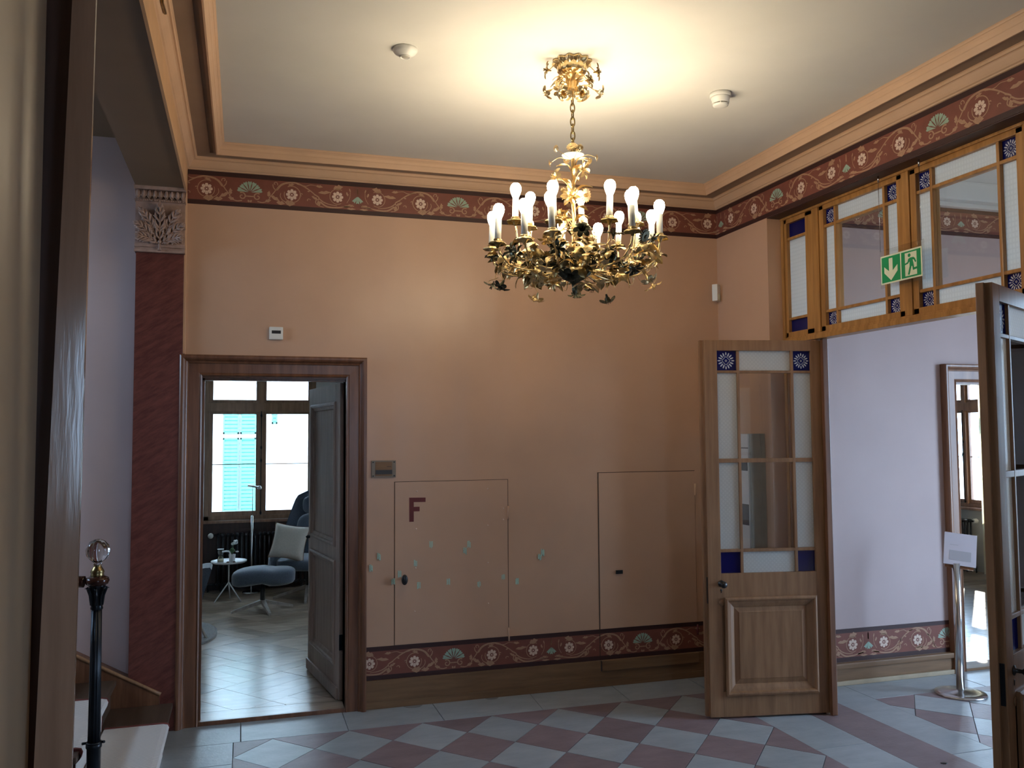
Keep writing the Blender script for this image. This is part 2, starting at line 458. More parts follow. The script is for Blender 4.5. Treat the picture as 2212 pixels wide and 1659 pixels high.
w = MB(); w.box(-0.64, XL, -7.6, 0.02, 3.275, CEIL+0.05)
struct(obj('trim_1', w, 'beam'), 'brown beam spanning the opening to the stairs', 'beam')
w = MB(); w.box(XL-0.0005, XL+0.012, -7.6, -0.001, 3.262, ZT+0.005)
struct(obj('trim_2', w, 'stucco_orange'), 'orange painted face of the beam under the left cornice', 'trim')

# cornice (mitred sweep round the four walls)
def cornice(name, prof, mat, lab, x0=XL, x1=XR, y0=-7.6, y1=0.0):
    vs = []; fs = []
    for d, z in prof:
        vs += [(x0+d, y1-d, z), (x1-d, y1-d, z), (x1-d, y0+d, z), (x0+d, y0+d, z)]
    for k in range(len(prof)-1):
        for i in range(4):
            j = (i+1) % 4; fs.append((k*4+i, k*4+j, k*4+4+j, k*4+4+i))
    mb = MB().add(vs, fs)
    me = bpy.data.meshes.new(name); me.from_pydata(mb.v, [], mb.f); me.update()
    return struct(link(name, me, mat), lab, 'cornice')
cor = cornice('trim_3', [(0, ZT), (0.010, ZT+0.002), (0.014, ZT+0.008), (0.022, ZT+0.012), (0.030, ZT+0.022), (0.040, ZT+0.038), (0.046, ZT+0.050), (0.052, ZT+0.054),
               (0.060, ZT+0.054), (0.063, ZT+0.066), (0.070, ZT+0.070)], 'stucco', 'lower ochre moulding of the room cornice')
cornice('trim_4', [(0.070, ZT+0.070), (0.146, ZT+0.072), (0.148, ZT+0.085), (0.166, ZT+0.085), (0.168, ZT+0.066), (0.182, ZT+0.064)], 'stucco_dark', 'recessed brown band in the room cornice')
cornice('trim_5', [(0.182, ZT+0.064), (0.184, ZT+0.050), (0.192, ZT+0.050), (0.196, ZT+0.060), (0.205, ZT+0.078), (0.209, ZT+0.082), (0.213, ZT+0.098), (0.220, ZT+0.108),
               (0.224, ZT+0.110), (0.228, ZT+0.117), (0.234, CEIL+0.001)], 'stucco', 'inner ochre ogee moulding edging the ceiling')
w = MB().tube([(-0.318, -2.05, 3.452), (-0.322, -2.14, 3.449), (-0.317, -2.24, 3.450)], 0.007, 6)
obj('brown_stain_strip', w, 'brass_dark', cor)

# ---------------------------------------------------------------- painted frieze
H = 0.155
def ribbon(mb, pts, w0, w1, lift=0.0):
    pts = smooth_path([(p[0], p[1], 0) for p in pts], 5); n = len(pts); vs = []
    for i, p in enumerate(pts):
        t = (pts[min(i+1, n-1)]-pts[max(i-1, 0)]); t.normalize()
        ww = (w0+(w1-w0)*i/(n-1))/2*1.2
        vs += [(p.x-t.y*ww, p.y+t.x*ww, lift), (p.x+t.y*ww, p.y-t.x*ww, lift)]
    mb.add(vs, [(2*i, 2*i+1, 2*i+3, 2*i+2) for i in range(n-1)])
def leaf2d(mb, x, y, ang, ln, wd):
    c, s = math.cos(ang), math.sin(ang)
    out = [(0, 0), (.25, .42), (.45, .28), (.6, .5), (.8, .22), (1, 0), (.75, -.22), (.5, -.42), (.25, -.3)]
    vs = [(x+(a*ln)*c-(b*wd)*s, y+(a*ln)*s+(b*wd)*c, 0) for a, b in out]
    mb.add(vs, [(0, 1, 2, 8), (2, 7, 8), (2, 3, 7), (3, 4, 6, 7), (4, 5, 6)])
def arc(cx, cy, r0, r1, a0, a1, n=14):
    return [(cx+(r0+(r1-r0)*i/n)*math.cos(math.radians(a0+(a1-a0)*i/n)), cy+(r0+(r1-r0)*i/n)*math.sin(math.radians(a0+(a1-a0)*i/n))) for i in range(n+1)]
def half_scroll(mb, hp):  # units of H, u from palmette 0 to bell hp
    k = hp/4.35
    A, B = 1.66*k, 3.52*k
    ribbon(mb, arc(0.30, 0.26, 0.16, 0.03, 60, 480), .045, .03)
    ribbon(mb, [(0, .27), (.2, .27)], .04, .03)
    ribbon(mb, [(.30, .08), (.5, .05), (.72*k, .14), (.8*k, .3), (.78*k, .42)], .035, .02)
    leaf2d(mb, .60, .10, .3, .25, .16); leaf2d(mb, .74*k, .30, 1.5, .26, .16); leaf2d(mb, .02, .02, 1.1, .12, .1)
    ribbon(mb, [(.75*k, .25), (.95*k, .50), (1.02*k, .62)], .03, .04)
    ribbon(mb, arc(1.0*k, .86, .02, .10, 260, -30), .03, .025); ribbon(mb, [(.9*k, .84), (.93*k, .7), (1.03*k, .6), (1.1*k, .68)], .03, .04)
    ribbon(mb, [(1.06*k, .62), (1.22*k, .82), (1.45*k, .93), (1.8*k, .96), (2.1*k, .86), (2.4*k, .68), (2.65*k, .48)], .075, .03)
    ribbon(mb, arc(A, .46, .36, .30, 118, -200, 24), .028, .022)
    ribbon(mb, [(A-.44, .5), (A-.46, .36), (A-.36, .20), (A-.15, .10)], .02, .03)
    leaf2d(mb, A-.28, .12, -.1, .42, .30); leaf2d(mb, A-.62*k, .10, -.1, .36, .2); leaf2d(mb, A-.85*k, .36, -.5, .42, .17)
    leaf2d(mb, A-.15, .84, .2, .26, .12); ribbon(mb, arc(A+.40, .50, .01, .07, 0, 260), .03, .02)
    ribbon(mb, [(A+.2, .92), (A+.55, .86), (A+.75*k, .93), (A+1.0*k, .9)], .03, .015)
    ribbon(mb, [(2.55*k, .55), (2.75*k, .42), (2.7*k, .3)], .05, .03); leaf2d(mb, 2.45*k, .46, -.5, .32, .12)
    ribbon(mb, [(2.66*k, .36), (2.62*k, .2), (2.75*k, .08), (2.95*k, .03)], .04, .02); leaf2d(mb, 2.72*k, .30, -1.4, .26, .17)
    ribbon(mb, arc(2.32*k, .26, .02, .1, 200, 20), .03, .02)
    leaf2d(mb, 2.72*k, .62, .1, .55, .16); leaf2d(mb, 2.62*k, .9, -.1, .3, .13); leaf2d(mb, 2.28*k, .64, .2, .12, .08)
    ribbon(mb, [(2.75*k, .38), (2.95*k, .24), (3.2*k, .16), (3.5*k, .13)], .045, .02)
    ribbon(mb, [(2.8*k, .24), (3.1*k, .06), (3.5*k, .05), (3.85*k, .11), (4.2*k, .16)], .06, .03)
    leaf2d(mb, 3.75*k, .08, .3, .45, .13); leaf2d(mb, 3.9*k, .03, 0, .38, .1)
    ribbon(mb, arc(B, .50, .34, .30, 60, 300, 18), .022, .022); leaf2d(mb, B-.18, .84, .25, .42, .26)
    leaf2d(mb, B+.36, .74, -1.2, .2, .1); leaf2d(mb, B+.48, .90, -1.3, .18, .07)
    ribbon(mb, [(B+.38, .28), (B+.5, .5), (B+.52, .75)], .018, .018)
    ribbon(mb, [(hp, .95), (hp, .68)], .03, .05)
def flower_mesh():
    mb = MB(); n = 8
    for i in range(n):
        a = 2*PI*i/n; c, s = math.cos(a), math.sin(a)
        pts = [(.06, 0), (.12, .055), (.19, .06), (.235, .028), (.225, 0), (.235, -.028), (.19, -.06), (.12, -.055)]
        mb.add([(x*c-y*s, x*s+y*c, 0) for x, y in pts], [tuple(range(8))])
    mb.add([(.035*math.cos(2*PI*i/8), .035*math.sin(2*PI*i/8), 0) for i in range(8)], [tuple(range(8))])
    return mb.mesh('painted_flower')
def palmette_mesh():
    mb = MB()
    for i in range(7):
        a = math.radians(14+i*152/6); ln = .50 if i in (0, 6) else .47
        c, s = math.cos(a), math.sin(a)
        pts = [(.06, 0), (.3, .045), (ln*.86, .085), (ln, .06), (ln*.93, 0), (ln, -.06), (ln*.86, -.085), (.3, -.045)]
        mb.add([(x*c-y*s, x*s+y*c, 0) for x, y in pts], [tuple(range(8))])
    return mb.mesh('palmette')
def bell_mesh():
    mb = MB()
    for a in (-128, -90, -52):
        a = math.radians(a); c, s = math.cos(a), math.sin(a)
        pts = [(0, .02), (.16, .055), (.30, .07), (.27, 0), (.30, -.07), (.16, -.055), (0, -.02)]
        mb.add([(x*c-y*s, x*s+y*c, 0) for x, y in pts], [tuple(range(7))])
    return mb.mesh('bell_flower')
FLOWER, PALM, BELL = flower_mesh(), palmette_mesh(), bell_mesh()
SCR = {}
def scroll_mesh(hp, mirror):
    key = (round(hp, 3), mirror)
    if key not in SCR:
        mb = MB(); half_scroll(mb, hp)
        if mirror: mb.v = [(-x, y, z) for x, y, z in mb.v]
        me = bpy.data.meshes.new('scrollwork'); me.from_pydata(mb.v, [], mb.f); me.update(); SCR[key] = me
    return SCR[key]
def frieze(name, lab, origin, udir, z0, z1, length, first, period, off=0.0015):
    """origin = 3D point at u=0 on the wall plane, udir = along wall, wall normal = (udir.y,-udir.x)"""
    ud = Vector(udir).normalized(); nrm = Vector((ud.y, -ud.x, 0))
    root = thing(name, lab, 'frieze', origin, 0, kind='structure')
    def frame(u, z, o, sc):
        mm = Matrix((ud, Vector((0, 0, 1)), nrm)).transposed().to_4x4()
        mm.translation = Vector((0, 0, z))+ud*u+nrm*o-Vector((0, 0, root.location.z))
        return mm @ Matrix.Scale(sc, 4)
    def band(nm, za, zb, o, mat):
        mb = MB()
        vs = [Vector((0, 0, z))+ud*u+nrm*oo-Vector((0, 0, root.location.z)) for u in (0, length) for z in (za, zb) for oo in (0.0, o)]
        mb.add(vs, [(0, 1, 3, 2), (4, 6, 7, 5), (0, 4, 5, 1), (2, 3, 7, 6), (0, 2, 6, 4), (1, 5, 7, 3)])
        return obj(nm, mb, mat, root, True)
    e = 0.029
    band('red_field', z0+e, z1-e, off, 'frieze')
    band('dark_stripe', z0, z0+e, off+.0006, 'frieze_dark'); band('dark_stripe', z1-e, z1, off+.0006, 'frieze_dark')
    fh = z1-z0-2*e; hp = period/2/fh
    zb_ = z0+e
    def put(nm, me, mat, u, v, o, sc=fh, lo=0.22, hi=0.22):
        if u-lo*fh < 0 or u+hi*fh > length:
            bm = bmesh.new(); bm.from_mesh(me)
            for uu, s_ in ((-u/fh, -1), ((length-u)/fh, 1)):
                bmesh.ops.bisect_plane(bm, geom=bm.verts[:]+bm.edges[:]+bm.faces[:], plane_co=(uu, 0, 0), plane_no=(s_, 0, 0), clear_outer=True)
            if not bm.faces: bm.free(); return
            me = bpy.data.meshes.new(nm); bm.to_mesh(me); bm.free()
        ob = link(nm, me, None, root, True)
        if not me.materials: me.materials.append(M[mat])
        ob.matrix_basis = frame(u, zb_+v*fh, o, sc)
    k = math.floor((0-first)/period)-1
    while first+k*period < length+period:
        u = first+k*period
        put('palmette', PALM, 'sage', u, .42, off+.0012, lo=.5, hi=.5)
        put('scrollwork', scroll_mesh(hp, False), 'scroll', u, 0, off+.0008, lo=0, hi=hp)
        put('scrollwork', scroll_mesh(hp, True), 'scroll', u, 0, off+.0008, lo=hp, hi=0)
        for s_ in (-1, 1):
            put('painted_flower', FLOWER, 'cream', u+s_*1.66/4.35*period/2, .46, off+.0012)
            put('painted_flower', FLOWER, 'cream', u+s_*3.52/4.35*period/2, .50, off+.0012)
        put('bell_flower', BELL, 'sage', u+period/2, .56, off+.0012)
        k += 1
    return root
frieze('trim_6', 'painted red scroll frieze under the cornice on the back wall', (XL, 0, 0), (1, 0, 0), ZB, ZT, XR-XL, 0.024-XL, 1.363)
frieze('trim_7', 'painted red scroll frieze above the glazed transom', (XR, 0, 0), (0, -1, 0), ZB, ZT, 4.2, 0.775, 1.41)
frieze('trim_8', 'painted red scroll frieze above the skirting on the back wall', (0.767, 0, 0), (1, 0, 0), 0.178, 0.389, XR-0.767, 1.346-0.767, 1.372)
YH = -0.485
frieze('trim_9', 'painted red scroll frieze above the hall skirting', (3.62, YH, 0), (1, 0, 0), 0.150, 0.375, 4.94-3.62, 4.919-3.62, 1.372)
frieze('trim_10', 'painted red scroll frieze seen through the transom glass', (3.62, YH, 0), (1, 0, 0), 3.228, 3.435, 3.4, 4.5-3.62, 1.372)

w = MB().box(XR+.001, 3.475, -2.99, -0.656, ZB-.006, ZB, .001)
struct(obj('trim_16', w, 'frieze_dark'), 'dark brown soffit strip under the frieze above the transom', 'trim')
# ---------------------------------------------------------------- skirting
w = MB().box(0.767, XR, -0.014, 0, 0.0, 0.178, .003).box(0.767, XR, -0.022, 0, 0, 0.045, .003)
struct(obj('baseboard_back', w, 'base'), 'brown oak skirting board along the back wall', 'skirting')
w = MB().box(3.362, XR, -0.655, -0.022, 0, 0.178, .003)
struct(obj('baseboard_right', w, 'base'), 'brown skirting on the pier behind the open door leaf', 'skirting')
w = MB().box(3.62, 4.945, YH-0.03, YH, 0.03, 0.112, .004).box(3.62, 4.945, YH-0.045, YH, 0.112, 0.150, .008)
bh = struct(obj('baseboard_hall', w, 'base'), 'moulded brown skirting along the hall wall', 'skirting')
w = MB().box(3.62, 4.945, YH-0.045, YH, 0, 0.03, .004)
obj('pale_floor_strip', w, 'base_pale', bh)

# ---------------------------------------------------------------- door casings
CAS = [(0.0, 0.0), (0.0, 0.018), (0.008, 0.024), (0.016, 0.018), (0.020, 0.020), (0.078, 0.022), (0.080, 0.030), (0.086, 0.032), (0.092, 0.036), (0.100, 0.050), (0.110, 0.056), (0.122, 0.056), (0.130, 0.050), (0.130, 0.0)]
def casing(mb, x0, x1, z1, y, prof, sgn=-1, z0=0.0):
    vs = []; fs = []
    for o, p in prof:
        yy = y+sgn*p
        vs += [(x0-o, yy, z0), (x0-o, yy, z1+o), (x1+o, yy, z1+o), (x1+o, yy, z0)]
    for k in range(len(prof)-1):
        for i in range(3): fs.append((k*4+i, k*4+i+1, k*4+5+i, k*4+4+i))
    n = len(prof)
    fs += [tuple(k*4 for k in range(n)), tuple(k*4+3 for k in range(n))]
    mb.add(vs, fs)
d1 = thing('door_1', 'dark wood casing of the doorway to the lounge', 'door frame', (0.195, 0, 0), kind='structure')
w = MB(); casing(w, -0.245, 0.635, 2.125, 0, CAS); obj('casing', w, 'casing', d1)
w = MB().box(-0.262, -0.245, 0, 0.14, 0, 2.14).box(0.635, 0.652, 0, 0.14, 0, 2.14).box(-0.245, 0.635, 0, 0.14, 2.115, 2.135)
w.box(-0.245, -0.232, 0.03, 0.05, 0, 2.115).box(-0.245, 0.635, 0.03, 0.05, 2.10, 2.115)
obj('jamb', w, 'casing', d1)
w = MB().box(-0.245, 0.635, -0.018, 0.0, 0, 0.026, .003); obj('threshold', w, 'casing', d1)
w = MB().box(-0.245, 0.635, 0.0, 0.14, 0, 0.022); obj('sill_board', w, 'parquet', d1)

# pilaster and capital beside the door
pil = thing('trim_11', 'red marbled pilaster with acanthus capital left of the doorway', 'pilaster', (-0.5, 0, 0), kind='structure')
w = MB().box(-0.635, XL, -0.045, 0.14, 0, 2.875, .004); obj('shaft', w, 'marble', pil)
w = MB().box(XL-0.001, XL+0.012, -0.03, 0.0, 2.26, ZT, .002); obj('edge_bead', w, 'stucco', pil)
w = MB().box(-0.640, -0.357, -0.052, 0.02, 2.872, 3.275).box(-0.643, -0.355, -0.075, 0, 2.872, 2.89, .004).box(-0.643, -0.355, -0.064, 0, 2.905, 2.93, .006)
w.box(-0.645, -0.353, -0.075, 0, 3.185, 3.196, .003).box(-0.648, -0.352, -0.09, 0, 3.255, 3.28, .005)
obj('capital_block', w, 'capital', pil)
w = MB()
for i in range(22): w.ball((-0.637+i*0.0133, -0.075, 3.190), 0.0055, seg=8, rings=6)
obj('bead_row', w, 'capital', pil)
for i in range(9):
    x = -0.625+i*0.032
    w = MB().ball((x, -0.068, 3.228), 0.0125, 0.014, 0.026, seg=10, rings=8)
    w.tube([(x-0.016, -0.07, 3.25), (x-0.014, -0.076, 3.22), (x, -0.078, 3.199), (x+0.014, -0.076, 3.22), (x+0.016, -0.07, 3.25)], 0.0028, 6)
    obj('egg_moulding', w, 'capital', pil)
def acanthus(mb, base, ang, ln, wd, curl, lobes=5):
    """lobed relief leaf lying in XZ plane in front of y=base.y"""
    NT, NS = 26, 9; vs = []; fs = []
    bx, by, bz = base
    px, pz, a = bx, bz, ang
    for i in range(NT+1):
        t = i/NT
        a2 = ang+curl*t*t
        c, s = math.cos(a2), math.sin(a2)
        lob = 0.72+0.28*abs(math.sin(t*lobes*PI))
        w_ = wd*math.sin(min(1, t*1.25+.12)*PI*0.80+.2)**0.7*lob if t < 1 else wd*.15
        for j in range(NS):
            q = (j/(NS-1)-.5)*2
            sw = -abs(q)*w_*.35
            x = px+c*sw*-1*0+(-s)*q*w_*.5 + c*abs(q)*w_*.25
            z = pz+c*q*w_*.5 + s*abs(q)*w_*.25
            rel = 0.012+0.030*t**2.2-0.012*abs(q)**1.5+0.006*math.cos(q*PI*2.5)
            vs.append((x, by-rel, z))
        px += c*ln/NT; pz += s*ln/NT
    for i in range(NT):
        for j in range(NS-1):
            k = i*NS+j; fs.append((k, k+1, k+NS+1, k+NS))
    n0 = len(vs)
    vs += [(x, by+0.004, z) for x, y, z in vs]
    b = [i*NS for i in range(NT+1)]+[NT*NS+j for j in range(1, NS)]+[i*NS+NS-1 for i in range(NT-1, -1, -1)]
    for i in range(len(b)-1): fs.append((b[i], b[i+1], b[i+1]+n0, b[i]+n0))
    mb.add(vs, fs, True)
def acanthus_lobes(mb, base, ang, ln, wd, curl):
    bx, by, bz = base
    def pt(t):
        n_ = 12; x, z = bx, bz
        for i in range(int(t*n_)):
            a2 = ang+curl*(i/n_)**2; x += math.cos(a2)*ln/n_; z += math.sin(a2)*ln/n_
        return x, z, ang+curl*t*t
    rib = []
    for i in range(9):
        x, z, _ = pt(i/8); rib.append((x, by-.018-.036*(i/8)**2.5, z))
    mb.tube(rib, [.007, .0065, .006, .006, .0055, .005, .006, .007, .005], 8)
    for i in range(6):
        t = .10+.155*i; x, z, a2 = pt(t); k = math.sin(PI*(t*.85+.12))
        for sg in (-1, 1):
            for da, fl in ((.95, 1.0), (.55, .8)):
                a3 = a2+sg*da; L_ = wd*.62*k*fl
                y0 = by-.014-.034*t**2.5
                p = []
                for q in range(6):
                    f = q/5; a4 = a3+sg*.55*f*(-1 if da > .8 else .4)
                    p.append((x+math.cos(a4)*L_*f, y0-.010*math.sin(f*PI*.9)-.006*f, z+math.sin(a4)*L_*f))
                mb.tube(p, [.003, .0045, .0058, .0062, .005, .002], 7)
cx0 = -0.498
for base, ang, ln, wd, curl in [((cx0, -0.056, 2.93), PI/2, 0.235, 0.085, 0.0), ((cx0-0.02, -0.054, 2.96), PI/2+0.35, 0.19, 0.075, 0.55), ((cx0+0.02, -0.054, 2.96), PI/2-0.35, 0.19, 0.075, -0.55),
                                ((cx0-0.02, -0.056, 2.93), PI/2+0.62, 0.165, 0.075, 0.75), ((cx0+0.02, -0.056, 2.93), PI/2-0.62, 0.165, 0.075, -0.75),
                                ((cx0-0.01, -0.058, 2.925), PI/2+1.05, 0.125, 0.08, 0.9), ((cx0+0.01, -0.058, 2.925), PI/2-1.05, 0.125, 0.08, -0.9)]:
    w = MB(); acanthus(w, base, ang, ln, wd*.8, curl); acanthus_lobes(w, (base[0], base[1]-.008, base[2]), ang, ln*1.06, wd*1.35, curl); obj('acanthus_leaf', w, 'capital', pil)
w = MB().ball((cx0, -0.085, 2.935), 0.012).tube([(cx0, -0.085, 2.93), (cx0, -0.08, 2.90), (cx0, -0.085, 2.882)], [0.01, 0.006, 0.012], 8)
obj('leaf_knot', w, 'capital', pil)

# ---------------------------------------------------------------- stone floor
w = MB().box(-3.2, 9.0, -7.7, YH+0.1, -0.25, -0.016)
w.box(-3.2, 3.62, YH-.1, 0.2, -0.25, -0.016)
w.box(-3.2, 9.0, -7.7, -3.2, -0.016, -0.001)
floor = struct(obj('floor', w, 'mortar'), 'diagonal checkered floor of grey and red sandstone slabs', 'floor')
SX, SY = 0.2201, 0.2437
def tile(poly, mat, gap=0.0018):
    cx = sum(p[0] for p in poly)/len(poly); cy = sum(p[1] for p in poly)/len(poly)
    pp = []
    for x, y in poly:
        d = math.hypot(x-cx, y-cy) or 1; k = (d-gap*1.4)/d
        pp.append((cx+(x-cx)*k, cy+(y-cy)*k))
    mb = MB().prism(pp, -0.014, rnd.uniform(-0.0012, 0.0), 0.0015)
    obj('stone_tile', mb, mat, floor)
BX0, BX1, BY1 = -0.036, 3.045, -0.369
for r_ in range(0, 12):
    cy = -0.369-0.2437*r_*1.0-0.004
    if r_ == 0: cy = -0.369-0.004
    odd = r_ % 2
    for k in range(-2, 16):
        cx = 1.723+0.4402*(k-4)+(0.2201 if odd else 0)
        poly = [(cx, cy+SY), (cx-SX, cy), (cx, cy-SY), (cx+SX, cy)]
        poly = clip_poly(poly, BX0, BX1, -3.2, BY1)
        if len(poly) < 3: continue
        ar = abs(sum(poly[i-1][0]*poly[i][1]-poly[i][0]*poly[i-1][1] for i in range(len(poly))))/2
        if ar < 0.002: continue
        tile(poly, 'greystone' if odd else 'redstone')
def rtile(x0, x1, y0, y1, mat): tile([(x0, y0), (x1, y0), (x1, y1), (x0, y1)], mat)
jx = [-0.42, 0.004, 0.618, 1.20]
for a, b in zip(jx, jx[1:]): rtile(a, b, BY1, 0.0, 'greystone')
tile([(1.20, BY1), (1.844, BY1), (1.872, 0), (1.20, 0)], 'greystone')
tile([(1.844, BY1), (2.449, BY1), (2.472, 0), (1.872, 0)], 'greystone')
tile([(2.449, BY1), (3.045, BY1), (3.06, 0), (2.472, 0)], 'greystone')
rtile(3.06, 3.377, BY1, 0.0, 'greystone')
for a, b in ((-0.711, BY1), (-1.45, -0.711), (-2.3, -1.45), (-3.2, -2.3)): rtile(-0.42, BX0, a, b, 'greystone')
for a, b in ((-1.5, BY1), (-2.35, -1.5), (-3.2, -2.35)): rtile(BX1, 3.39, a, b, 'greystone')
rtile(3.39, 3.70, -3.2, -0.66, 'redstone')
for a, b in ((-1.79, YH), (-3.2, -1.79)): rtile(3.70, 3.985, a, b, 'greystone')
rtile(3.985, 4.9, -0.84, YH, 'greystone'); rtile(4.9, 5.9, -0.84, YH, 'greystone')
for r_ in range(0, 10):
    cy = -0.842-0.2465*r_; odd = r_ % 2
    for k in range(-1, 9):
        cx = 4.083+0.43*k+(0.215 if odd else 0)
        poly = clip_poly([(cx, cy+.2465), (cx-.215, cy), (cx, cy-.2465), (cx+.215, cy)], 3.985, 6.2, -3.2, -0.84)
        if len(poly) < 3: continue
        ar = abs(sum(poly[i-1][0]*poly[i][1]-poly[i][0]*poly[i-1][1] for i in range(len(poly))))/2
        if ar < 0.002: continue
        tile(poly, 'greystone' if odd else 'redstone')
for (x, y, r_) in ((1.07, -0.03, 0.062), (1.60, -0.03, 0.045)):
    w = MB().prism([(x+r_*math.cos(a)*(1+.1*math.sin(3*a)), y+.6*r_*math.sin(a)) for a in [2*PI*i/14 for i in range(14)]], -0.002, 0.0012)
    obj('dark_stone_patch', w, 'mortar', floor)
w = MB().ball((3.56, -1.88, 0.0), 0.02, 0.016, 0.002, seg=10, rings=4); obj('chipped_hole', w, 'black', floor)
w = MB().box(6.2, 7.1, -3.2, YH, -0.016, -0.001); obj('stone_slab', w, 'greystone', floor)

# ================================================================ STAIRS
st = thing('trim_12', 'wooden staircase rising to the left with carpet runner', 'staircase', (-0.7, -0.7, 0), kind='structure')
NX = [-0.385-0.31*k for k in range(7)]
for k in range(7):
    z = 0.165*(k+1)
    w = MB().box(NX[k]-0.36, NX[k], -1.36, -0.045, z-0.03, z, .006); obj('stair_tread', w, 'tread', st)
    w = MB().box(NX[k]-0.05, NX[k]-0.03, -1.34, -0.045, z-0.165, z-0.03); obj('stair_riser', w, 'tread', st)
for k in range(6):
    z = 0.165*(k+1); x = NX[k]
    y0, y1 = -1.26, -0.47
    prof = [(x-0.315, z+0.009), (x-0.02, z+0.009), (x+0.004, z+0.004), (x+0.012, z-0.012), (x+0.008, z-0.03), (x-0.018, z-0.06), (x-0.020, z-0.163)]
    def sweep(ya, yb, o):
        pr = [(a+o*.3, b+o) for a, b in prof]
        inn = [(a-0.006, b-0.008) for a, b in prof]
        n = len(pr)
        vs = [(a, ya, b) for a, b in pr]+[(a, yb, b) for a, b in pr]+[(a, ya, b) for a, b in inn]+[(a, yb, b) for a, b in inn]
        fs = []
        for i in range(n-1):
            fs += [(i, i+1, n+i+1, n+i), (2*n+i, 3*n+i, 3*n+i+1, 2*n+i+1), (i, 2*n+i, 2*n+i+1, i+1), (n+i, n+i+1, 3*n+i+1, 3*n+i)]
        fs += [(0, n, 3*n, 2*n), (n-1, 3*n-1, 4*n-1, 2*n-1)]
        return MB().add(vs, fs)
    obj('carpet_runner', sweep(y0, y1, 0), 'runner', st)
    obj('red_binding', sweep(y1-0.004, y1+0.014, 0.003), 'redbind', st)
    obj('red_binding', sweep(y0-0.014, y0+0.004, 0.003), 'redbind', st)
w = MB()
sk = [(-0.459, 0.166), (-0.459, 0.222), (-0.50, 0.245), (-2.9, 1.60), (-2.9, 0.9), (-0.74, 0.166)]
vs = [(x, -0.068, z) for x, z in sk]+[(x, 0.06, z) for x, z in sk]; n = 6
w.add(vs, [tuple(range(n))[::-1], tuple(range(n, 2*n))]+[(i, (i+1) % n, n+(i+1) % n, n+i) for i in range(n)])
obj('string_board', w, 'casing', st)
w = MB().tube([(-0.452, -0.066, 0.226), (-0.50, -0.066, 0.252), (-2.9, -0.066, 1.607)], 0.011, 8)
obj('string_cap', w, 'doorwood', st)
w = MB().box(-3.1, -0.43, -1.36, -1.33, 0, 0.13); obj('outer_string', w, 'casing', st)

# newel post with crystal ball
nx, ny = -0.632, -1.30
nw = thing('newel_post', 'slender fluted iron newel post with a crystal ball at the stair foot', 'newel post', (nx, ny, 0.165))
w = MB().lathe([(0.05, 0), (0.05, 0.012), (0.034, 0.02), (0.030, 0.05), (0.030, 0.18), (0.034, 0.185), (0.034, 0.20), (0.026, 0.205)], (nx, ny, 0.165), 20)
obj('post_base', w, 'iron', nw)
w = MB().lathe([(0.0255, 0.19), (0.0235, 0.45), (0.0215, 0.80)], (nx, ny, 0.165), 48, ripple=0.075, nr=12); obj('fluted_shaft', w, 'iron', nw)
w = MB().tube([(nx+0.03*math.cos(a), ny+0.03*math.sin(a), 0.37) for a in [2*PI*i/16 for i in range(17)]], 0.005, 6, False)
w.tube([(nx+.03, ny, .37), (nx+.045, ny-.01, .372)], 0.006, 6); w.tube([(nx-.03, ny, .37), (nx-.048, ny-.01, .372)], 0.006, 6)
obj('bracket_ring', w, 'iron', nw)
w = MB().lathe([(0.024, 0.80), (0.026, 0.805), (0.024, 0.815), (0.023, 0.85), (0.027, 0.88), (0.034, 0.905), (0.036, 0.912)], (nx, ny, 0.165), 24, ripple=0.05, nr=8)
for i in range(8):
    a = 2*PI*i/8; c, s = math.cos(a), math.sin(a)
    w.tube([(nx+.023*c, ny+.023*s, .985), (nx+.028*c, ny+.028*s, 1.03), (nx+.042*c, ny+.042*s, 1.066), (nx+.050*c, ny+.050*s, 1.060)], [.006, .007, .006, .003], 6)
obj('leaf_capital', w, 'iron', nw)
w = MB().lathe([(0.030, 1.072), (0.046, 1.080), (0.052, 1.095), (0.048, 1.108), (0.030, 1.117)], (nx, ny, 0), 28); obj('handrail_cap', w, 'mahogany', nw)
w = MB().lathe([(0.028, 1.115), (0.029, 1.123), (0.026, 1.127), (0.030, 1.135), (0.026, 1.146), (0.018, 1.158), (0.015, 1.164), (0.019, 1.168)], (nx, ny, 0), 24); obj('brass_collar', w, 'brass_dark', nw)
w = MB().lathe([(0.017, 1.166), (0.020, 1.170), (0.017, 1.176), (0.019, 1.181), (0.032, 1.190), (0.047, 1.210), (0.0505, 1.232), (0.046, 1.256), (0.032, 1.274), (0.014, 1.283), (0.0001, 1.285)], (nx, ny, 0), 48, ripple=0.035, nr=8)
obj('crystal_ball', w, 'crystal', nw)
w = MB().tube(smooth_path([(nx-0.054, ny, 1.093), (nx-0.10, ny+0.005, 1.098), (nx-0.2, ny+0.01, 1.125), (nx-0.34, ny+0.01, 1.19), (nx-1.6, ny+0.01, 1.90)], 5), 0.026, 14)
tag(obj('handrail', w, 'mahogany'), 'glossy dark mahogany handrail running left from the newel post', 'handrail')

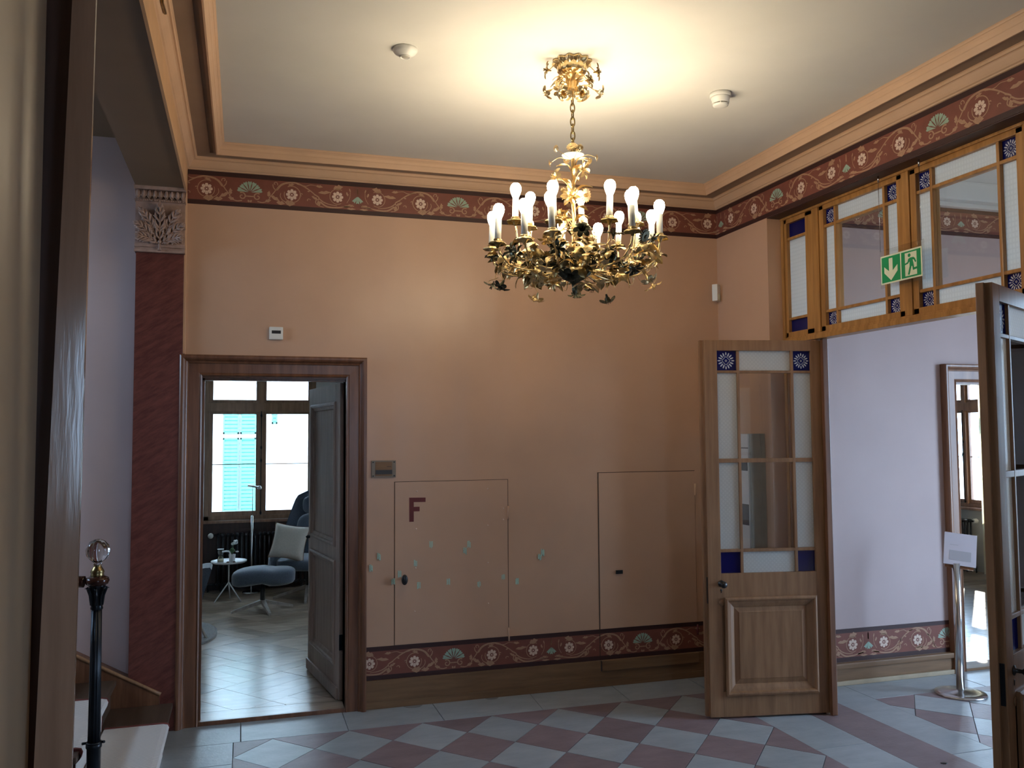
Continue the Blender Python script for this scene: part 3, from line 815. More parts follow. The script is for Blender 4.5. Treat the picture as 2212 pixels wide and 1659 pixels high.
# near left wall corner and varnished board
w = MB().box(-0.60, -0.300, -7.60, -4.2375, 0, CEIL, .004)
struct(obj('wall_near_left', w, 'near_wall'), 'beige wall edge very near the viewer at far left', 'wall')
tw = thing('trim_13', 'near varnished door jamb at the left edge', 'door frame', (-0.24, -4.3, 0), kind='structure')
w = MB().box(-0.60, -0.247, -4.2370, -4.20, 0, CEIL); obj('shaded_rebate', w, 'darkpanel', tw)  # dark wood puts the shade beside the casing into the colour
M['varnish'] = wood('varnished_board', (0.30, 0.18, 0.115, 1), (0.42, 0.26, 0.17, 1), 0.13)
vs = []
for z, xl, xr_ in ((0, -0.309, -0.244), (CEIL, -0.225, -0.210)):
    for x_, o_ in ((xl, 0), (xr_, 0), (xr_, .010), (xl, .010)): vs.append((x_, -4.31+(x_-xl)*math.tan(math.radians(14))+o_, z))
w = MB().add(vs, [(0, 1, 2, 3), (7, 6, 5, 4), (0, 1, 5, 4), (1, 2, 6, 5), (2, 3, 7, 6), (3, 0, 4, 7)])
obj('varnished_board', w, 'varnish', tw)

# ================================================================ WALL ITEMS
# hatch 1
h1 = thing('access_hatch', 'flush painted wall hatch marked with a red letter F', 'hatch', (1.34, 0, 0.39))
w = MB().box(0.955, 1.725, -0.004, 0.0, 0.391, 1.442, .002); obj('hatch_panel', w, 'wall', h1)
w = MB().box(0.950, 0.9535, -0.0008, 0, 0.389, 1.446).box(1.7265, 1.730, -0.0008, 0, 0.389, 1.446).box(0.950, 1.730, -0.0008, 0, 1.4435, 1.4465)
obj('hatch_gap', w, 'gap', h1)
Fl = [(1.049, 1.182), (1.049, 1.340), (1.158, 1.338), (1.158, 1.309), (1.079, 1.310), (1.079, 1.279), (1.118, 1.279), (1.118, 1.249), (1.079, 1.249), (1.079, 1.182)]
vs = [(x, -0.0045, z) for x, z in Fl]+[(x, -0.0055, z) for x, z in Fl]; n = len(Fl)
w = MB().add(vs, [(n+0, n+1, n+4, n+9), (n+1, n+2, n+3, n+4), (n+4, n+5, n+8), (n+5, n+6, n+7, n+8), (n+4, n+8, n+9)]+[(i, (i+1) % n, n+(i+1) % n, n+i) for i in range(n)])
obj('letter_f', w, 'letter', h1)
for x, z in ((1.10, 1.382), (1.095, 1.135), (1.092, 0.88), (1.085, 0.60), (1.585, 1.385), (1.585, 1.14), (1.585, 0.89), (1.585, 0.62), (1.695, 1.25), (1.695, 1.175)):
    w = MB().ball((x, -0.005, z), 0.005, 0.003, 0.005, seg=8, rings=6); obj('rivet', w, 'cream', h1)
for z in (1.175, 0.36):
    w = MB().tube([(1.728, -0.008, z), (1.728, -0.008, z+0.09)], 0.006, 8); obj('hinge', w, 'wall', h1)
w = MB().ball((1.01, -0.055, 0.815), 0.021, 0.011, 0.034, seg=20, rings=14).tube([(1.01, -0.045, .815), (1.01, -0.004, .815)], 0.009, 10)
obj('oval_knob', w, 'black', h1)
# hatch 2
h2 = thing('access_hatch', 'larger flush hatch with a black latch beside the open glazed door', 'hatch', (2.77, 0, 0.11))
w = MB().box(2.396, 3.150, -0.006, 0.0, 0.391, 1.474, .002); obj('hatch_panel', w, 'wall', h2)
w = MB().box(2.396, 3.150, -0.028, -0.012, 0.108, 0.177, .003); obj('skirting_piece', w, 'base', h2)
w = MB().box(2.389, 2.3935, -0.0044, 0, 0.108, 1.480).box(2.389, 3.154, -0.0008, 0, 1.476, 1.480).box(3.151, 3.154, -0.0008, 0, 0.6, 1.30).box(2.390, 2.394, -0.030, 0, 0.108, 0.177)
obj('hatch_gap', w, 'gap', h2)
w = MB().tube([(3.152, -0.009, 1.30), (3.152, -0.009, 1.385)], 0.008, 8); obj('hinge', w, 'stucco', h2)
w = MB().tube([(3.152, -0.009, 0.30), (3.152, -0.009, 0.37)], 0.007, 8); obj('hinge', w, 'letter', h2)
w = MB().box(2.51, 2.562, -0.028, -0.018, 0.768, 0.794, .003).tube([(2.536, -0.02, .776), (2.536, -0.004, .776)], .006, 8); obj('latch_key', w, 'black', h2)
# primer marks
def px(u, v): return 0.799+(u-802)/53*0.161, 1.587-(v-995)/36*0.112
marks = [(0.797, 0.980), (0.768+0.06*0+0.018, 0.905), (1.194, 1.040), (1.437, 1.030), (1.418, 0.985), (1.088, 0.93), (0.985, 0.865), (0.944, 0.82), (1.114, 0.778), (1.318, 0.79), (1.53, 0.76), (1.695, 0.80), (1.80, 0.762), (1.975, 0.955), (1.957, 0.925)]
for x, z in [(0.850, 0.965), (0.799, 0.893), (1.194, 1.028), (1.452, 1.018), (1.425, 0.976), (1.090, 0.910), (0.985, 0.846), (0.944, 0.800), (1.111, 0.766), (1.310, 0.778), (1.520, 0.752), (1.690, 0.790), (1.790, 0.755), (1.975, 0.940), (1.952, 0.912)]:
    w = MB()
    for k in range(4):
        dx = -0.011+k*0.006+rnd.uniform(-.001, .001)
        w.box(x+dx, x+dx+0.0045, -0.0062, -0.0055 if 0.95 < x < 1.73 else -0.0002, z-0.019+rnd.uniform(-.006, .006), z+0.019+rnd.uniform(-.006, .006))
    obj('mint_primer_mark', w, 'mint', wall_back)
# plaque
pq = thing('door_plaque', 'small bronze room plaque with dark band right of the doorway', 'plaque', (0.88, 0, 1.475))
w = MB().box(0.800, 0.960, -0.010, -0.0, 1.476, 1.587, .002); obj('plaque_plate', w, 'plaque', pq)
w = MB().box(0.824, 0.935, -0.0118, -0.009, 1.486, 1.578); obj('plaque_insert', w, 'base', pq)
w = MB().box(0.826, 0.935, -0.0128, -0.0117, 1.497, 1.525); obj('dark_band', w, 'plaquedark', pq)
w = MB()
for i in range(6): w.box(0.900+i*0.005, 0.9035+i*0.005, -0.0122, -0.0115, 1.545, 1.549)
obj('small_text', w, 'plaquedark', pq)
for x in (0.811, 0.949):
    for z in (1.487, 1.576):
        w = MB().lathe([(0.005, 0), (0.005, 0.003), (0.003, 0.005)], (0, 0, 0), 10, mat=Matrix.Translation((x, -0.010, z)) @ Matrix.Rotation(PI/2, 4, 'X')); obj('screw', w, 'plaquedark', pq)
# thermostat
th = thing('thermostat', 'white square thermostat with dark display above the doorway', 'thermostat', (0.193, 0, 2.40))
w = MB().box(0.150, 0.236, -0.022, 0, 2.362, 2.444, .008); obj('housing', w, 'white', th)
w = MB().box(0.166, 0.222, -0.0235, -0.021, 2.400, 2.420, .001); obj('display', w, 'black', th)
# motion sensor in the corner
ms = thing('motion_sensor', 'white plastic motion sensor high in the room corner', 'sensor', (3.345, -0.035, 2.72))
R45 = Matrix.Translation((3.342, -0.037, 0)) @ Matrix.Rotation(math.radians(40), 4, 'Z')
w = MB().box(-0.034, 0.034, -0.022, 0.020, 2.725, 2.850, .006).xf(R45); obj('housing', w, 'white', ms)
w = MB().ball((0, -0.018, 2.755), 0.024, 0.010, 0.026).xf(R45); obj('lens', w, 'signcream', ms)

# ceiling detectors
dt = thing('ceiling_detector', 'flat white conical presence detector on the ceiling left of the chandelier', 'detector', (0.70, -1.80, CEIL))
w = MB().lathe([(0.0575, 0.0), (0.0575, -0.008), (0.050, -0.020), (0.030, -0.032), (0.026, -0.036)], (0.70, -1.80, CEIL), 32); obj('housing', w, 'white', dt)
w = MB().lathe([(0.024, -0.035), (0.024, -0.042), (0.020, -0.040), (0.018, -0.037)], (0.70, -1.80, CEIL), 24); obj('lens_ring', w, 'white', dt)
w = MB().ball((0.70, -1.80, CEIL-.037), 0.017, 0.017, 0.004); obj('lens', w, 'boardside', dt)
sx_, sy_ = 2.39, -1.74
dt = thing('smoke_detector', 'white stepped smoke detector on the ceiling right of the chandelier', 'detector', (sx_, sy_, CEIL))
w = MB().lathe([(0.056, 0), (0.056, -0.018), (0.052, -0.021)], (sx_, sy_, CEIL), 32); obj('mounting_base', w, 'white', dt)
w = MB().lathe([(0.049, -0.019), (0.049, -0.030), (0.046, -0.033), (0.044, -0.055)], (sx_, sy_, CEIL), 32); obj('chamber', w, 'white', dt)
w = MB().lathe([(0.036, -0.05), (0.036, -0.060)], (sx_, sy_, CEIL), 24); obj('vent_slot', w, 'gap', dt)
w = MB().lathe([(0.041, -0.059), (0.040, -0.066), (0.030, -0.071), (0.0001, -0.072)], (sx_, sy_, CEIL), 32); obj('cap', w, 'white', dt)
for i in range(6):
    a = 2*PI*i/6
    w = MB().tube([(sx_+.0405*math.cos(a), sy_+.0405*math.sin(a), CEIL-.053), (sx_+.0395*math.cos(a), sy_+.0395*math.sin(a), CEIL-.062)], .003, 6); obj('vent_rib', w, 'white', dt)

# white information board on the pier
bd = thing('info_board', 'white information board on the pier seen through the door glass', 'notice board', (3.31, -0.32, 0.93))
w = MB().box(3.262, XR-.001, -0.575, -0.030, 0.935, 1.745, .002); obj('board_body', w, 'boardside', bd)
w = MB().box(3.252, 3.2625, -0.560, -0.035, 0.937, 1.743); obj('white_face', w, 'whitelac', bd)
w = MB().box(3.249, 3.2525, -0.560, -0.10, 1.645, 1.652).box(3.249, 3.2525, -0.55, -0.12, 1.495, 1.560); obj('header_line', w, 'graphite', bd)
w = MB().box(3.249, 3.2525, -0.555, -0.10, 1.130, 1.270); obj('grey_panel', w, 'graphite', bd)
w = MB()
for j in range(5):
    for i in range(7):
        if (i*3+j) % 4: w.box(3.2495, 3.2522, -0.13-i*.055, -0.105-i*.055, 1.620-j*.022, 1.630-j*.022)
o = obj('text_lines', w, 'graphite', bd); o['kind'] = 'stuff'

# ================================================================ GLAZED DOUBLE DOOR
def rosette_mesh():
    mb = MB()
    for i in range(16):
        a = 2*PI*i/16; c, s = math.cos(a), math.sin(a); l0, l1 = (.20, .40) if i % 4 else (.26, .42)
        pts = [(l0, 0), (l0+.08, .035), (l1, .030), (l1+.03, 0), (l1, -.030), (l0+.08, -.035)]
        mb.add([(x*c-y*s, x*s+y*c, 0) for x, y in pts], [tuple(range(6))])
    for i in range(4):
        a = PI/2*i; c, s = math.cos(a), math.sin(a)
        ribbon(mb, [(.22*c, .22*s), (.11*(c-s), .11*(s+c)), (-.22*s, .22*c)], .018, .018)
    for i in range(8):
        a = PI/4*i; c, s = math.cos(a), math.sin(a)
        mb.add([(.01*c, .01*s, 0), (.05*c-.012*s, .05*s+.012*c, 0), (.07*c, .07*s, 0), (.05*c+.012*s, .05*s-.012*c, 0)], [(0, 1, 2, 3)])
    me = bpy.data.meshes.new('etched_rosette'); me.from_pydata(mb.v, [], mb.f); me.update(); me.materials.append(M['rosette']); return me
ROS = rosette_mesh()
def rosette(parent, pos, size, rot):
    o = link('etched_rosette', ROS, None, parent, True)
    o.matrix_basis = Matrix.Translation(pos) @ rot @ Matrix.Scale(size, 4)
RX90 = Matrix.Rotation(PI/2, 4, 'X')
def panel_mould(mb, x0, x1, z0, z1, y, prof):
    """closed moulding frame: prof list of (inset, protrusion) toward -y"""
    vs = []; fs = []
    for o, p in prof:
        vs += [(x0+o, y-p, z0+o), (x1-o, y-p, z0+o), (x1-o, y-p, z1-o), (x0+o, y-p, z1-o)]
    for k in range(len(prof)-1):
        for i in range(4):
            j = (i+1) % 4; fs.append((k*4+i, k*4+j, k*4+4+j, k*4+4+i))
    mb.add(vs, fs)
def glazed_leaf(label, loc, rotz, lower_rosette=False):
    t = thing('door_leaf', label, 'door', loc, rotz)
    W, Hh, T = 0.775, 2.335, 0.042
    zl = 0.012
    def part(nm, mb, mat): return obj(nm, mb, mat, t, True)
    part('stile', MB().box(0, 0.085, 0, T, zl, Hh, .003), 'doorwood'); part('stile', MB().box(0.701, W, 0, T, zl, Hh, .003), 'doorwood')
    part('top_rail', MB().box(0.085, 0.701, 0, T, 2.268, Hh, .002), 'doorwood')
    part('lock_rail', MB().box(0.085, 0.701, 0, T, 0.715, 0.882, .002), 'doorwood')
    part('bottom_rail', MB().box(0.085, 0.701, 0, T, zl, 0.165, .002), 'doorwood')
    part('panel', MB().box(0.085, 0.701, 0.014, T-0.014, 0.165, 0.715), 'doorwood')
    for y, sg in ((0, 1), (T, -1)):
        mb = MB()
        panel_mould(mb, 0.10, 0.695, 0.140, 0.737, y, [(0, 0), (0, .014*sg), (.012, .020*sg), (.020, .018*sg), (.026, .006*sg), (.040, .002*sg), (.060, -.008*sg), (.066, -.013*sg)])
        part('panel_moulding', mb, 'doorwood')
        mb = MB()
        panel_mould(mb, 0.165, 0.630, 0.208, 0.672, y, [(0, -.013*sg), (.025, -.006*sg), (.030, -.003*sg), (.034, -.003*sg)])
        mb.box(.199, .596, y+.004*sg, y+.014*sg, .242, .638)
        part('raised_field', mb, 'doorwood')
    gx = [0.085, 0.215, 0.232, 0.569, 0.587, 0.701]
    gz = [0.882, 1.011, 1.030, 1.565, 1.591, 2.127, 2.143, 2.268]
    part('muntin', MB().box(gx[1], gx[2], .006, T-.006, gz[0], gz[7], .003), 'doorwood'); part('muntin', MB().box(gx[3], gx[4], .006, T-.006, gz[0], gz[7], .003), 'doorwood')
    for k in (1, 3, 5): part('glazing_bar', MB().box(gx[0], gx[5], .007, T-.007, gz[k], gz[k+1], .003), 'doorwood')
    cols = ((gx[0], gx[1]), (gx[2], gx[3]), (gx[4], gx[5])); rows = ((gz[0], gz[1]), (gz[2], gz[3]), (gz[4], gz[5]), (gz[6], gz[7]))
    for ci, (a, b) in enumerate(cols):
        for ri, (c, d) in enumerate(rows):
            corner = ci != 1 and ri in (0, 3)
            mt = 'blueglass' if corner else ('glass' if ci == 1 and ri in (1, 2) else 'etched')
            part('pane', MB().box(a, b, .019, .023, c, d), mt)
            if corner and ri == 3: rosette(t, ((a+b)/2, .0185, (c+d)/2), min(b-a, d-c)*.98, RX90)
    mb = MB().lathe([(0.020, 0), (0.020, 0.004), (0.009, 0.007), (0.008, 0.030), (0.017, 0.040), (0.021, 0.052), (0.017, 0.064), (0.0001, 0.068)], mat=Matrix.Translation((0.082, 0, 0.822)) @ Matrix.Rotation(PI/2, 4, 'X'), n=20)
    part('door_knob', mb, 'black')
    part('keyhole', MB().lathe([(0.006, 0), (0.006, 0.002), (0.0001, 0.002)], mat=Matrix.Translation((0.082, 0, .782)) @ RX90, n=12).box(.0795, .0845, -.002, 0, .765, .782), 'black')
    part('cover_disc', MB().lathe([(0.018, 0), (0.018, 0.002), (0.0001, 0.002)], mat=Matrix.Translation((0.084, 0, .703)) @ RX90, n=24), 'doorwood')
    part('lock_plate', MB().box(-.002, .003, .008, .034, .70, .86), 'iron')
    part('astragal', MB().box(-0.018, 0.004, T-.016, T+.014, zl, Hh, .003), 'doorwood')
    for z in (0.25, 1.15, 2.05):
        part('hinge', MB().tube([(W+.008, T*.5, z), (W+.008, T*.5, z+.10)], .008, 8), 'iron')
    return t
glazed_leaf('left glazed door leaf with blue corner panes, facing us, opened into the room', (2.752, -0.875, 0), math.atan2(-0.144, 0.769))
glazed_leaf('right glazed door leaf standing edge-on in shadow at the right border', (2.800, -3.035, 0), math.atan2(0.36, 0.69))

# fixed frame and transom (plane X = 3.50, facing -X)
fr = thing('door_3', 'light brown wooden frame with glazed transom over the double door', 'door frame', (3.50, -1.83, 0), kind='structure')
def fb(nm, y0, y1, z0, z1, x0=3.485, x1=3.545, mat='transom', bev=.004): return obj(nm, MB().box(x0, x1, y0, y1, z0, z1, bev), mat, fr)
Y0, Y1 = -0.657, -2.993
fb('side_post', Y0-.03, Y0, 0, 3.205, 3.48, 3.56); fb('side_post', Y1, Y1+.03, 0, 3.205, 3.48, 3.56)
fb('head_rail', Y1, Y0, 3.185, 3.205, 3.475, 3.56); fb('transom_rail', Y1, Y0, 2.345, 2.372, 3.470, 3.56); fb('transom_moulding', Y1, Y0, 2.372, 2.385, 3.478, 3.56, bev=.003)
for yc in (-1.032, -2.618): fb('door_post', yc-.016, yc+.010, 0, 2.345, 3.50, 3.54, mat='casing')
for ya, yb in ((-0.657, -1.032), (-2.993, -2.618)):   # fixed side lights
    a, b = min(ya, yb)+.03, max(ya, yb)-.03
    fb('side_bottom_rail', a, b, 0, 0.75, mat='doorwood')
    for z in (1.02, 1.58, 2.13): fb('side_bar', a+.05, b-.05, z, z+.018, 3.50, 3.53, mat='doorwood')
    fb('side_stile', a, a+.05, .75, 2.345, mat='doorwood'); fb('side_stile', b-.05, b, .75, 2.345, mat='doorwood')
    for z0_, z1_ in ((.75, 1.02), (1.038, 1.58), (1.598, 2.13), (2.148, 2.345)):
        obj('pane', MB().box(3.513, 3.517, a+.05, b-.05, z0_, z1_), 'glass', fr)
def sash(y0, y1, narrow=False):
    """y0 > y1"""
    z0_, z1_ = 2.385, 3.185
    s = .028 if narrow else .042
    for nm, a, b, c, d in (('sash_stile', y0-s, y0, z0_, z1_), ('sash_stile', y1, y1+(s if not narrow else .075), z0_, z1_), ('sash_rail', y1, y0, z1_-.03, z1_), ('sash_rail', y1, y0, z0_, z0_+.035)):
        fb(nm, a, b, c, d)
    ya, yb = y0-s, y1+(s if not narrow else .075)
    za, zb = z0_+.035, z1_-.03
    m1, m2 = 3.040, 2.500
    if narrow:
        for z in (m1, m2): fb('glazing_bar', yb, ya, z, z+.018, 3.49, 3.535)
        rows = ((za, m2), (m2+.018, m1), (m1+.018, zb))
        for i, (c, d) in enumerate(rows):
            obj('pane', MB().box(3.510, 3.514, yb, ya, c, d), 'blueglass' if i != 1 else 'etched', fr)
        return
    c1, c2 = ya-.098, yb+.098
    fb('muntin', c1-.018, c1, za, zb, 3.488, 3.537); fb('muntin', c2, c2+.018, za, zb, 3.488, 3.537)
    for z in (m1, m2): fb('glazing_bar', yb, ya, z, z+.018, 3.49, 3.535)
    cols = ((ya, c1), (c1-.018, c2+.018), (c2, yb)); rows = ((za, m2), (m2+.018, m1), (m1+.018, zb))
    for ci, (a, b) in enumerate(cols):
        for ri, (c, d) in enumerate(rows):
            corner = ci != 1 and ri != 1
            mt = 'blueglass' if corner else ('glass' if ci == 1 and ri == 1 else 'etched')
            obj('pane', MB().box(3.510, 3.514, b, a, c, d), mt, fr)
            if corner:
                o = link('etched_rosette', ROS, None, fr)
                o.matrix_basis = Matrix.Translation((3.5095, (a+b)/2, (c+d)/2)) @ Matrix.Rotation(-PI/2, 4, 'Y') @ Matrix.Scale(.097, 4)
sash(-0.690, -0.995, True); sash(-1.065, -1.795); sash(-1.857, -2.587); sash(-2.66, -2.965, True)
for yc, hw in ((-1.030, .035), (-1.826, .031), (-2.623, .037)): fb('transom_post', yc-hw*.9, yc+hw*.9, 2.385, 3.185, 3.478, 3.56)

# exit sign on two wires
ES = thing('exit_sign', 'green escape sign with down arrow and running figure hanging on wires', 'exit sign', (3.43, -1.835, 2.57))
EX = 3.43
def eq(nm, y0, y1, z0, z1, d0, d1_, mat): return obj(nm, MB().box(EX-d1_, EX-d0, y0, y1, z0, z1), mat, ES)
eq('acrylic_plate', -2.005, -1.672, 2.556, 2.770, -0.004, 0.0, 'glass'); eq('luminous_plate', -1.992, -1.680, 2.575, 2.735, 0.0, 0.003, 'signcream')
ym = -1.836
def sp(poly, nm, mat, lift):   # poly in sign units: u 0..1 left->right over one square, v up
    vs = [(EX-lift, y, z) for y, z in poly]+[(EX-lift-.0008, y, z) for y, z in poly]; n = len(poly)
    tri = tessellate_polygon([[Vector((y, z, 0)) for y, z in poly]])
    mb = MB(); mb.add(vs[n:], tri); mb.add(vs, [(i, (i+1) % n, n+(i+1) % n, n+i) for i in range(n)])
    return obj(nm, mb, mat, ES)
lw, lz, sz = -1.689, 2.583, 0.143   # left square origin (u grows toward -Y)
def U(u, v, o=lw): return (o-u*sz, lz+v*sz)
sp([U(0, 0), U(1, 0), U(1, 1), U(0, 1)], 'green_square', 'green', .003)
sp([U(.40, .92), U(.60, .92), U(.60, .42), U(.86, .62), U(.86, .38), U(.50, .05), U(.14, .38), U(.14, .62), U(.40, .42)], 'arrow', 'signcream', .0038)
ro = -1.841
sp([U(0, 0, ro), U(1, 0, ro), U(1, 1, ro), U(0, 1, ro)], 'green_square', 'green', .003)
sp([U(.20, .06, ro), U(.80, .06, ro), U(.80, .94, ro), U(.20, .94, ro)], 'doorway', 'signcream', .0038)
sp([U(.43+.070*math.cos(a), .83+.070*math.sin(a), ro) for a in [2*PI*i/14 for i in range(14)]], 'running_figure_head', 'green', .0046)
sp([U(.38, .70, ro), U(.48, .735, ro), U(.64, .73, ro), U(.71, .68, ro), U(.78, .54, ro), U(.73, .51, ro), U(.66, .63, ro), U(.60, .64, ro), U(.645, .46, ro), U(.66, .33, ro), U(.88, .35, ro), U(.90, .27, ro), U(.60, .24, ro), U(.575, .40, ro),
    U(.53, .40, ro), U(.42, .09, ro), U(.34, .11, ro), U(.44, .42, ro), U(.44, .60, ro), U(.36, .52, ro), U(.20, .49, ro), U(.20, .55, ro), U(.33, .58, ro)], 'running_figure', 'green', .0046)
for y in (-1.680, -1.992):
    obj('suspension_wire', MB().tube([(EX-.002, y, 2.765), (EX-.002, y, 3.2)], .0014, 6), 'chrome', ES)
    obj('hook', MB().tube([(EX-.002, y, 3.165), (EX-.002, y, 3.204)], .005, 8), 'chrome', ES)

# ================================================================ HALL BEYOND
w = MB(); w.box(3.62, 4.965, YH, YH+.12, 0, 3.75).box(4.965, 5.90, YH, YH+.12, 2.12, 3.75).box(5.90, 7.1, YH, YH+.12, 0, 3.75)
struct(obj('wall_hall', w, 'wall_matte'), 'pale pink hall wall beyond the double door', 'wall')
w = MB(); w.box(7.0, 7.1, -7.7, -3.9, 0, 3.7).box(7.0, 7.1, -2.1, YH, 0, 3.7).box(7.0, 7.1, -3.9, -2.1, 2.8, 3.7).box(7.0, 7.1, -3.9, -2.1, 0, 0.6)
struct(obj('wall_hall_right', w, 'wall_matte'), 'hall end wall with a wide window, out of view', 'wall')
w = MB(); w.box(3.4, 7.1, -7.7, -7.6, 0, 3.7); struct(obj('wall_hall_rear', w, 'wall_matte'), 'rear hall wall out of view', 'wall')
w = MB(); w.box(3.55, 7.1, -7.7, YH+.12, 3.62, 3.75); struct(obj('ceiling_hall', w, 'ceiling'), 'white hall ceiling seen through the transom', 'ceiling')
w = MB(); w.box(3.62, 7.0, YH-.05, YH, 3.435, 3.47, .006).box(3.62, 7.0, YH-.11, YH, 3.47, 3.62, .02)
struct(obj('trim_14', w, 'ceiling'), 'pale cornice of the hall seen through the transom', 'cornice')
d2 = thing('door_2', 'light wood casing of the doorway at the end of the hall', 'door frame', (5.4, YH, 0), kind='structure')
w = MB(); casing(w, 5.070, 5.95, 2.12, YH, [(a, b) for a, b in CAS]); obj('casing', w, 'casing_light', d2)
w = MB().box(4.95, 5.070, YH, YH+.12, 0, 2.13).box(5.95, 5.97, YH, YH+.12, 0, 2.13).box(5.07, 5.95, YH, YH+.12, 2.105, 2.125); obj('jamb', w, 'casing_light', d2)
w = MB().box(5.070, 5.95, YH-.02, YH+.12, 0, 0.02, .003); obj('threshold', w, 'base', d2)

# sign stand
sg = thing('sign_stand', 'steel pole stand with a tilted white paper sign in the hall', 'sign stand', (4.592, -0.93, 0))
px_, py_ = 4.598, -0.93
w = MB().lathe([(0.160, 0.0), (0.162, 0.004), (0.158, 0.012), (0.120, 0.018), (0.030, 0.026), (0.026, 0.030)], (px_, py_, 0), 48); obj('round_base', w, 'chrome', sg)
w = MB().lathe([(0.0255, 0.025), (0.0255, 0.865)], (px_, py_, 0), 28); obj('pole', w, 'chrome', sg)
tilt = Matrix.Translation((px_+.008, py_-.02, 0.853)) @ Matrix.Rotation(math.radians(-28), 4, 'Z') @ Matrix.Rotation(math.radians(-14), 4, 'X') @ Matrix.Rotation(math.radians(8), 4, 'Y')
w = MB().box(-0.09, 0.09, 0.003, 0.016, -0.022, 0.008).xf(tilt); obj('support_bracket', w, 'casing', sg)
w = MB().box(-0.102, 0.104, 0, 0.004, -0.008, 0.215).xf(tilt); obj('acrylic_holder', w, 'glass', sg)
w = MB().box(-0.100, 0.102, -0.0015, -0.0003, -0.002, 0.213).xf(tilt); obj('paper_sheet', w, 'paper', sg)
w = MB().box(-0.066, 0.070, -0.0025, -0.0012, 0.030, 0.095).xf(tilt); obj('grey_text_box', w, 'papergrey', sg)
w = MB()
for i in range(9): w.box(-0.064+i*.006, -0.060+i*.006, -0.0022, -0.0012, 0.130, 0.134)
w.xf(tilt); obj('faint_text', w, 'papergrey', sg)

# ---------------------------------------------------------------- radiators, windows (shared builders)
def radiator(label, cx, cy, n, along, z0=0.08, z1=0.665, pitch_=0.05, facing=-1):
    t = thing('radiator', label, 'radiator', (cx, cy, 0))
    ln = n*pitch_
    for i in range(n):
        s_ = -ln/2+pitch_*(i+.5)
        mb = MB()
        for dy in (-0.045, 0.0, 0.045):
            p = [(s_, dy, z0+.03), (s_, dy, z1-.03)]
            mb.tube(p, 0.011, 8)
        mb.ball((s_, 0, z1-.02), 0.023, 0.065, 0.022, seg=10, rings=6, e=.8); mb.ball((s_, 0, z0+.02), 0.023, 0.065, 0.022, seg=10, rings=6, e=.8)
        if along == 'Y': mb.xf(Matrix.Rotation(PI/2, 4, 'Z'))
        obj('radiator_section', mb, 'radiator', t, True)
    mb = MB().tube([(-ln/2-.06, 0, z1-.02), (-ln/2, 0, z1-.02)], .011, 8).tube([(-ln/2-.08, 0, z0+.02), (-ln/2, 0, z0+.02)], .010, 8)
    mb.tube([(-ln/2-.08, 0, z0+.02), (-ln/2-.08, 0, 0.02)], .010, 8)
    for s_ in (-ln/2+.06, ln/2-.06): mb.tube([(s_, 0, 0.02), (s_, 0, z0+.02)], .014, 8)
    if along == 'Y': mb.xf(Matrix.Rotation(PI/2, 4, 'Z'))
    obj('pipe', mb, 'radiator', t, True)
    mb = MB().lathe([(0.022, 0), (0.028, 0.006), (0.030, 0.045), (0.024, 0.056), (0.0001, 0.058)], mat=Matrix.Translation((-ln/2-.055, -0.01, z1-.02)) @ Matrix.Rotation(PI/2, 4, 'X'), n=20)
    if along == 'Y': mb.xf(Matrix.Rotation(PI/2, 4, 'Z'))
    obj('thermostat_valve', mb, 'white', t, True)
    return t
def casement_window(name, label, x0, x1, zs, z1, ztr, wd, mat4):
    """built in local frame: x along wall, y=0 room face, z up"""
    t = thing(name, label, 'window', (0, 0, 0), kind='structure'); t.matrix_world = mat4
    def p(nm, mb, mt): return obj(nm, mb, mt, t, True)
    c = (x0+x1)/2
    p('outer_frame', MB().box(x0, x0+.05, 0, .10, zs, z1).box(x1-.05, x1, 0, .10, zs, z1).box(x0, x1, 0, .10, z1-.05, z1).box(x0, x1, 0, .10, zs, zs+.045), wd)
    p('transom_bar', MB().box(x0+.03, x1-.03, -.01, .09, ztr-.055, ztr+.045, .006), wd)
    p('centre_post', MB().box(c-.03, c+.03, -.008, .08, zs+.03, z1-.03, .006), wd)
    for a, b in ((x0+.05, c-.02), (c+.02, x1-.05)):
        for za, zb in ((zs+.045, ztr-.045), (ztr+.035, z1-.05)):
            f = .038
            p('sash', MB().box(a, a+f, .02, .065, za, zb, .003).box(b-f, b, .02, .065, za, zb, .003).box(a+f, b-f, .02, .065, za, za+f+.01, .003).box(a+f, b-f, .02, .065, zb-f, zb, .003), wd)
            p('pane', MB().box(a+f, b-f, .040, .044, za+f+.01, zb-f), 'glass')
        p('thin_glazing_bar', MB().box(a+.038, b-.038, .036, .048, 1.424, 1.434), wd)
    mb = MB().tube([(c, -.020, zs+.06), (c, -.020, ztr-.05)], .005, 6)
    for z in (zs+.07, 1.47, 1.62, ztr-.10): mb.ball((c, -.020, z), .012, .010, .022, seg=8, rings=6)
    mb.tube([(c, -.022, 1.50), (c, -.045, 1.44)], .006, 6)
    p('espagnolette', mb, 'iron')
    p('window_sill', MB().box(x0-.02, x1+.02, -.10, .10, zs-.03, zs, .004), 'base_pale' if False else 'casing_light')
    return t

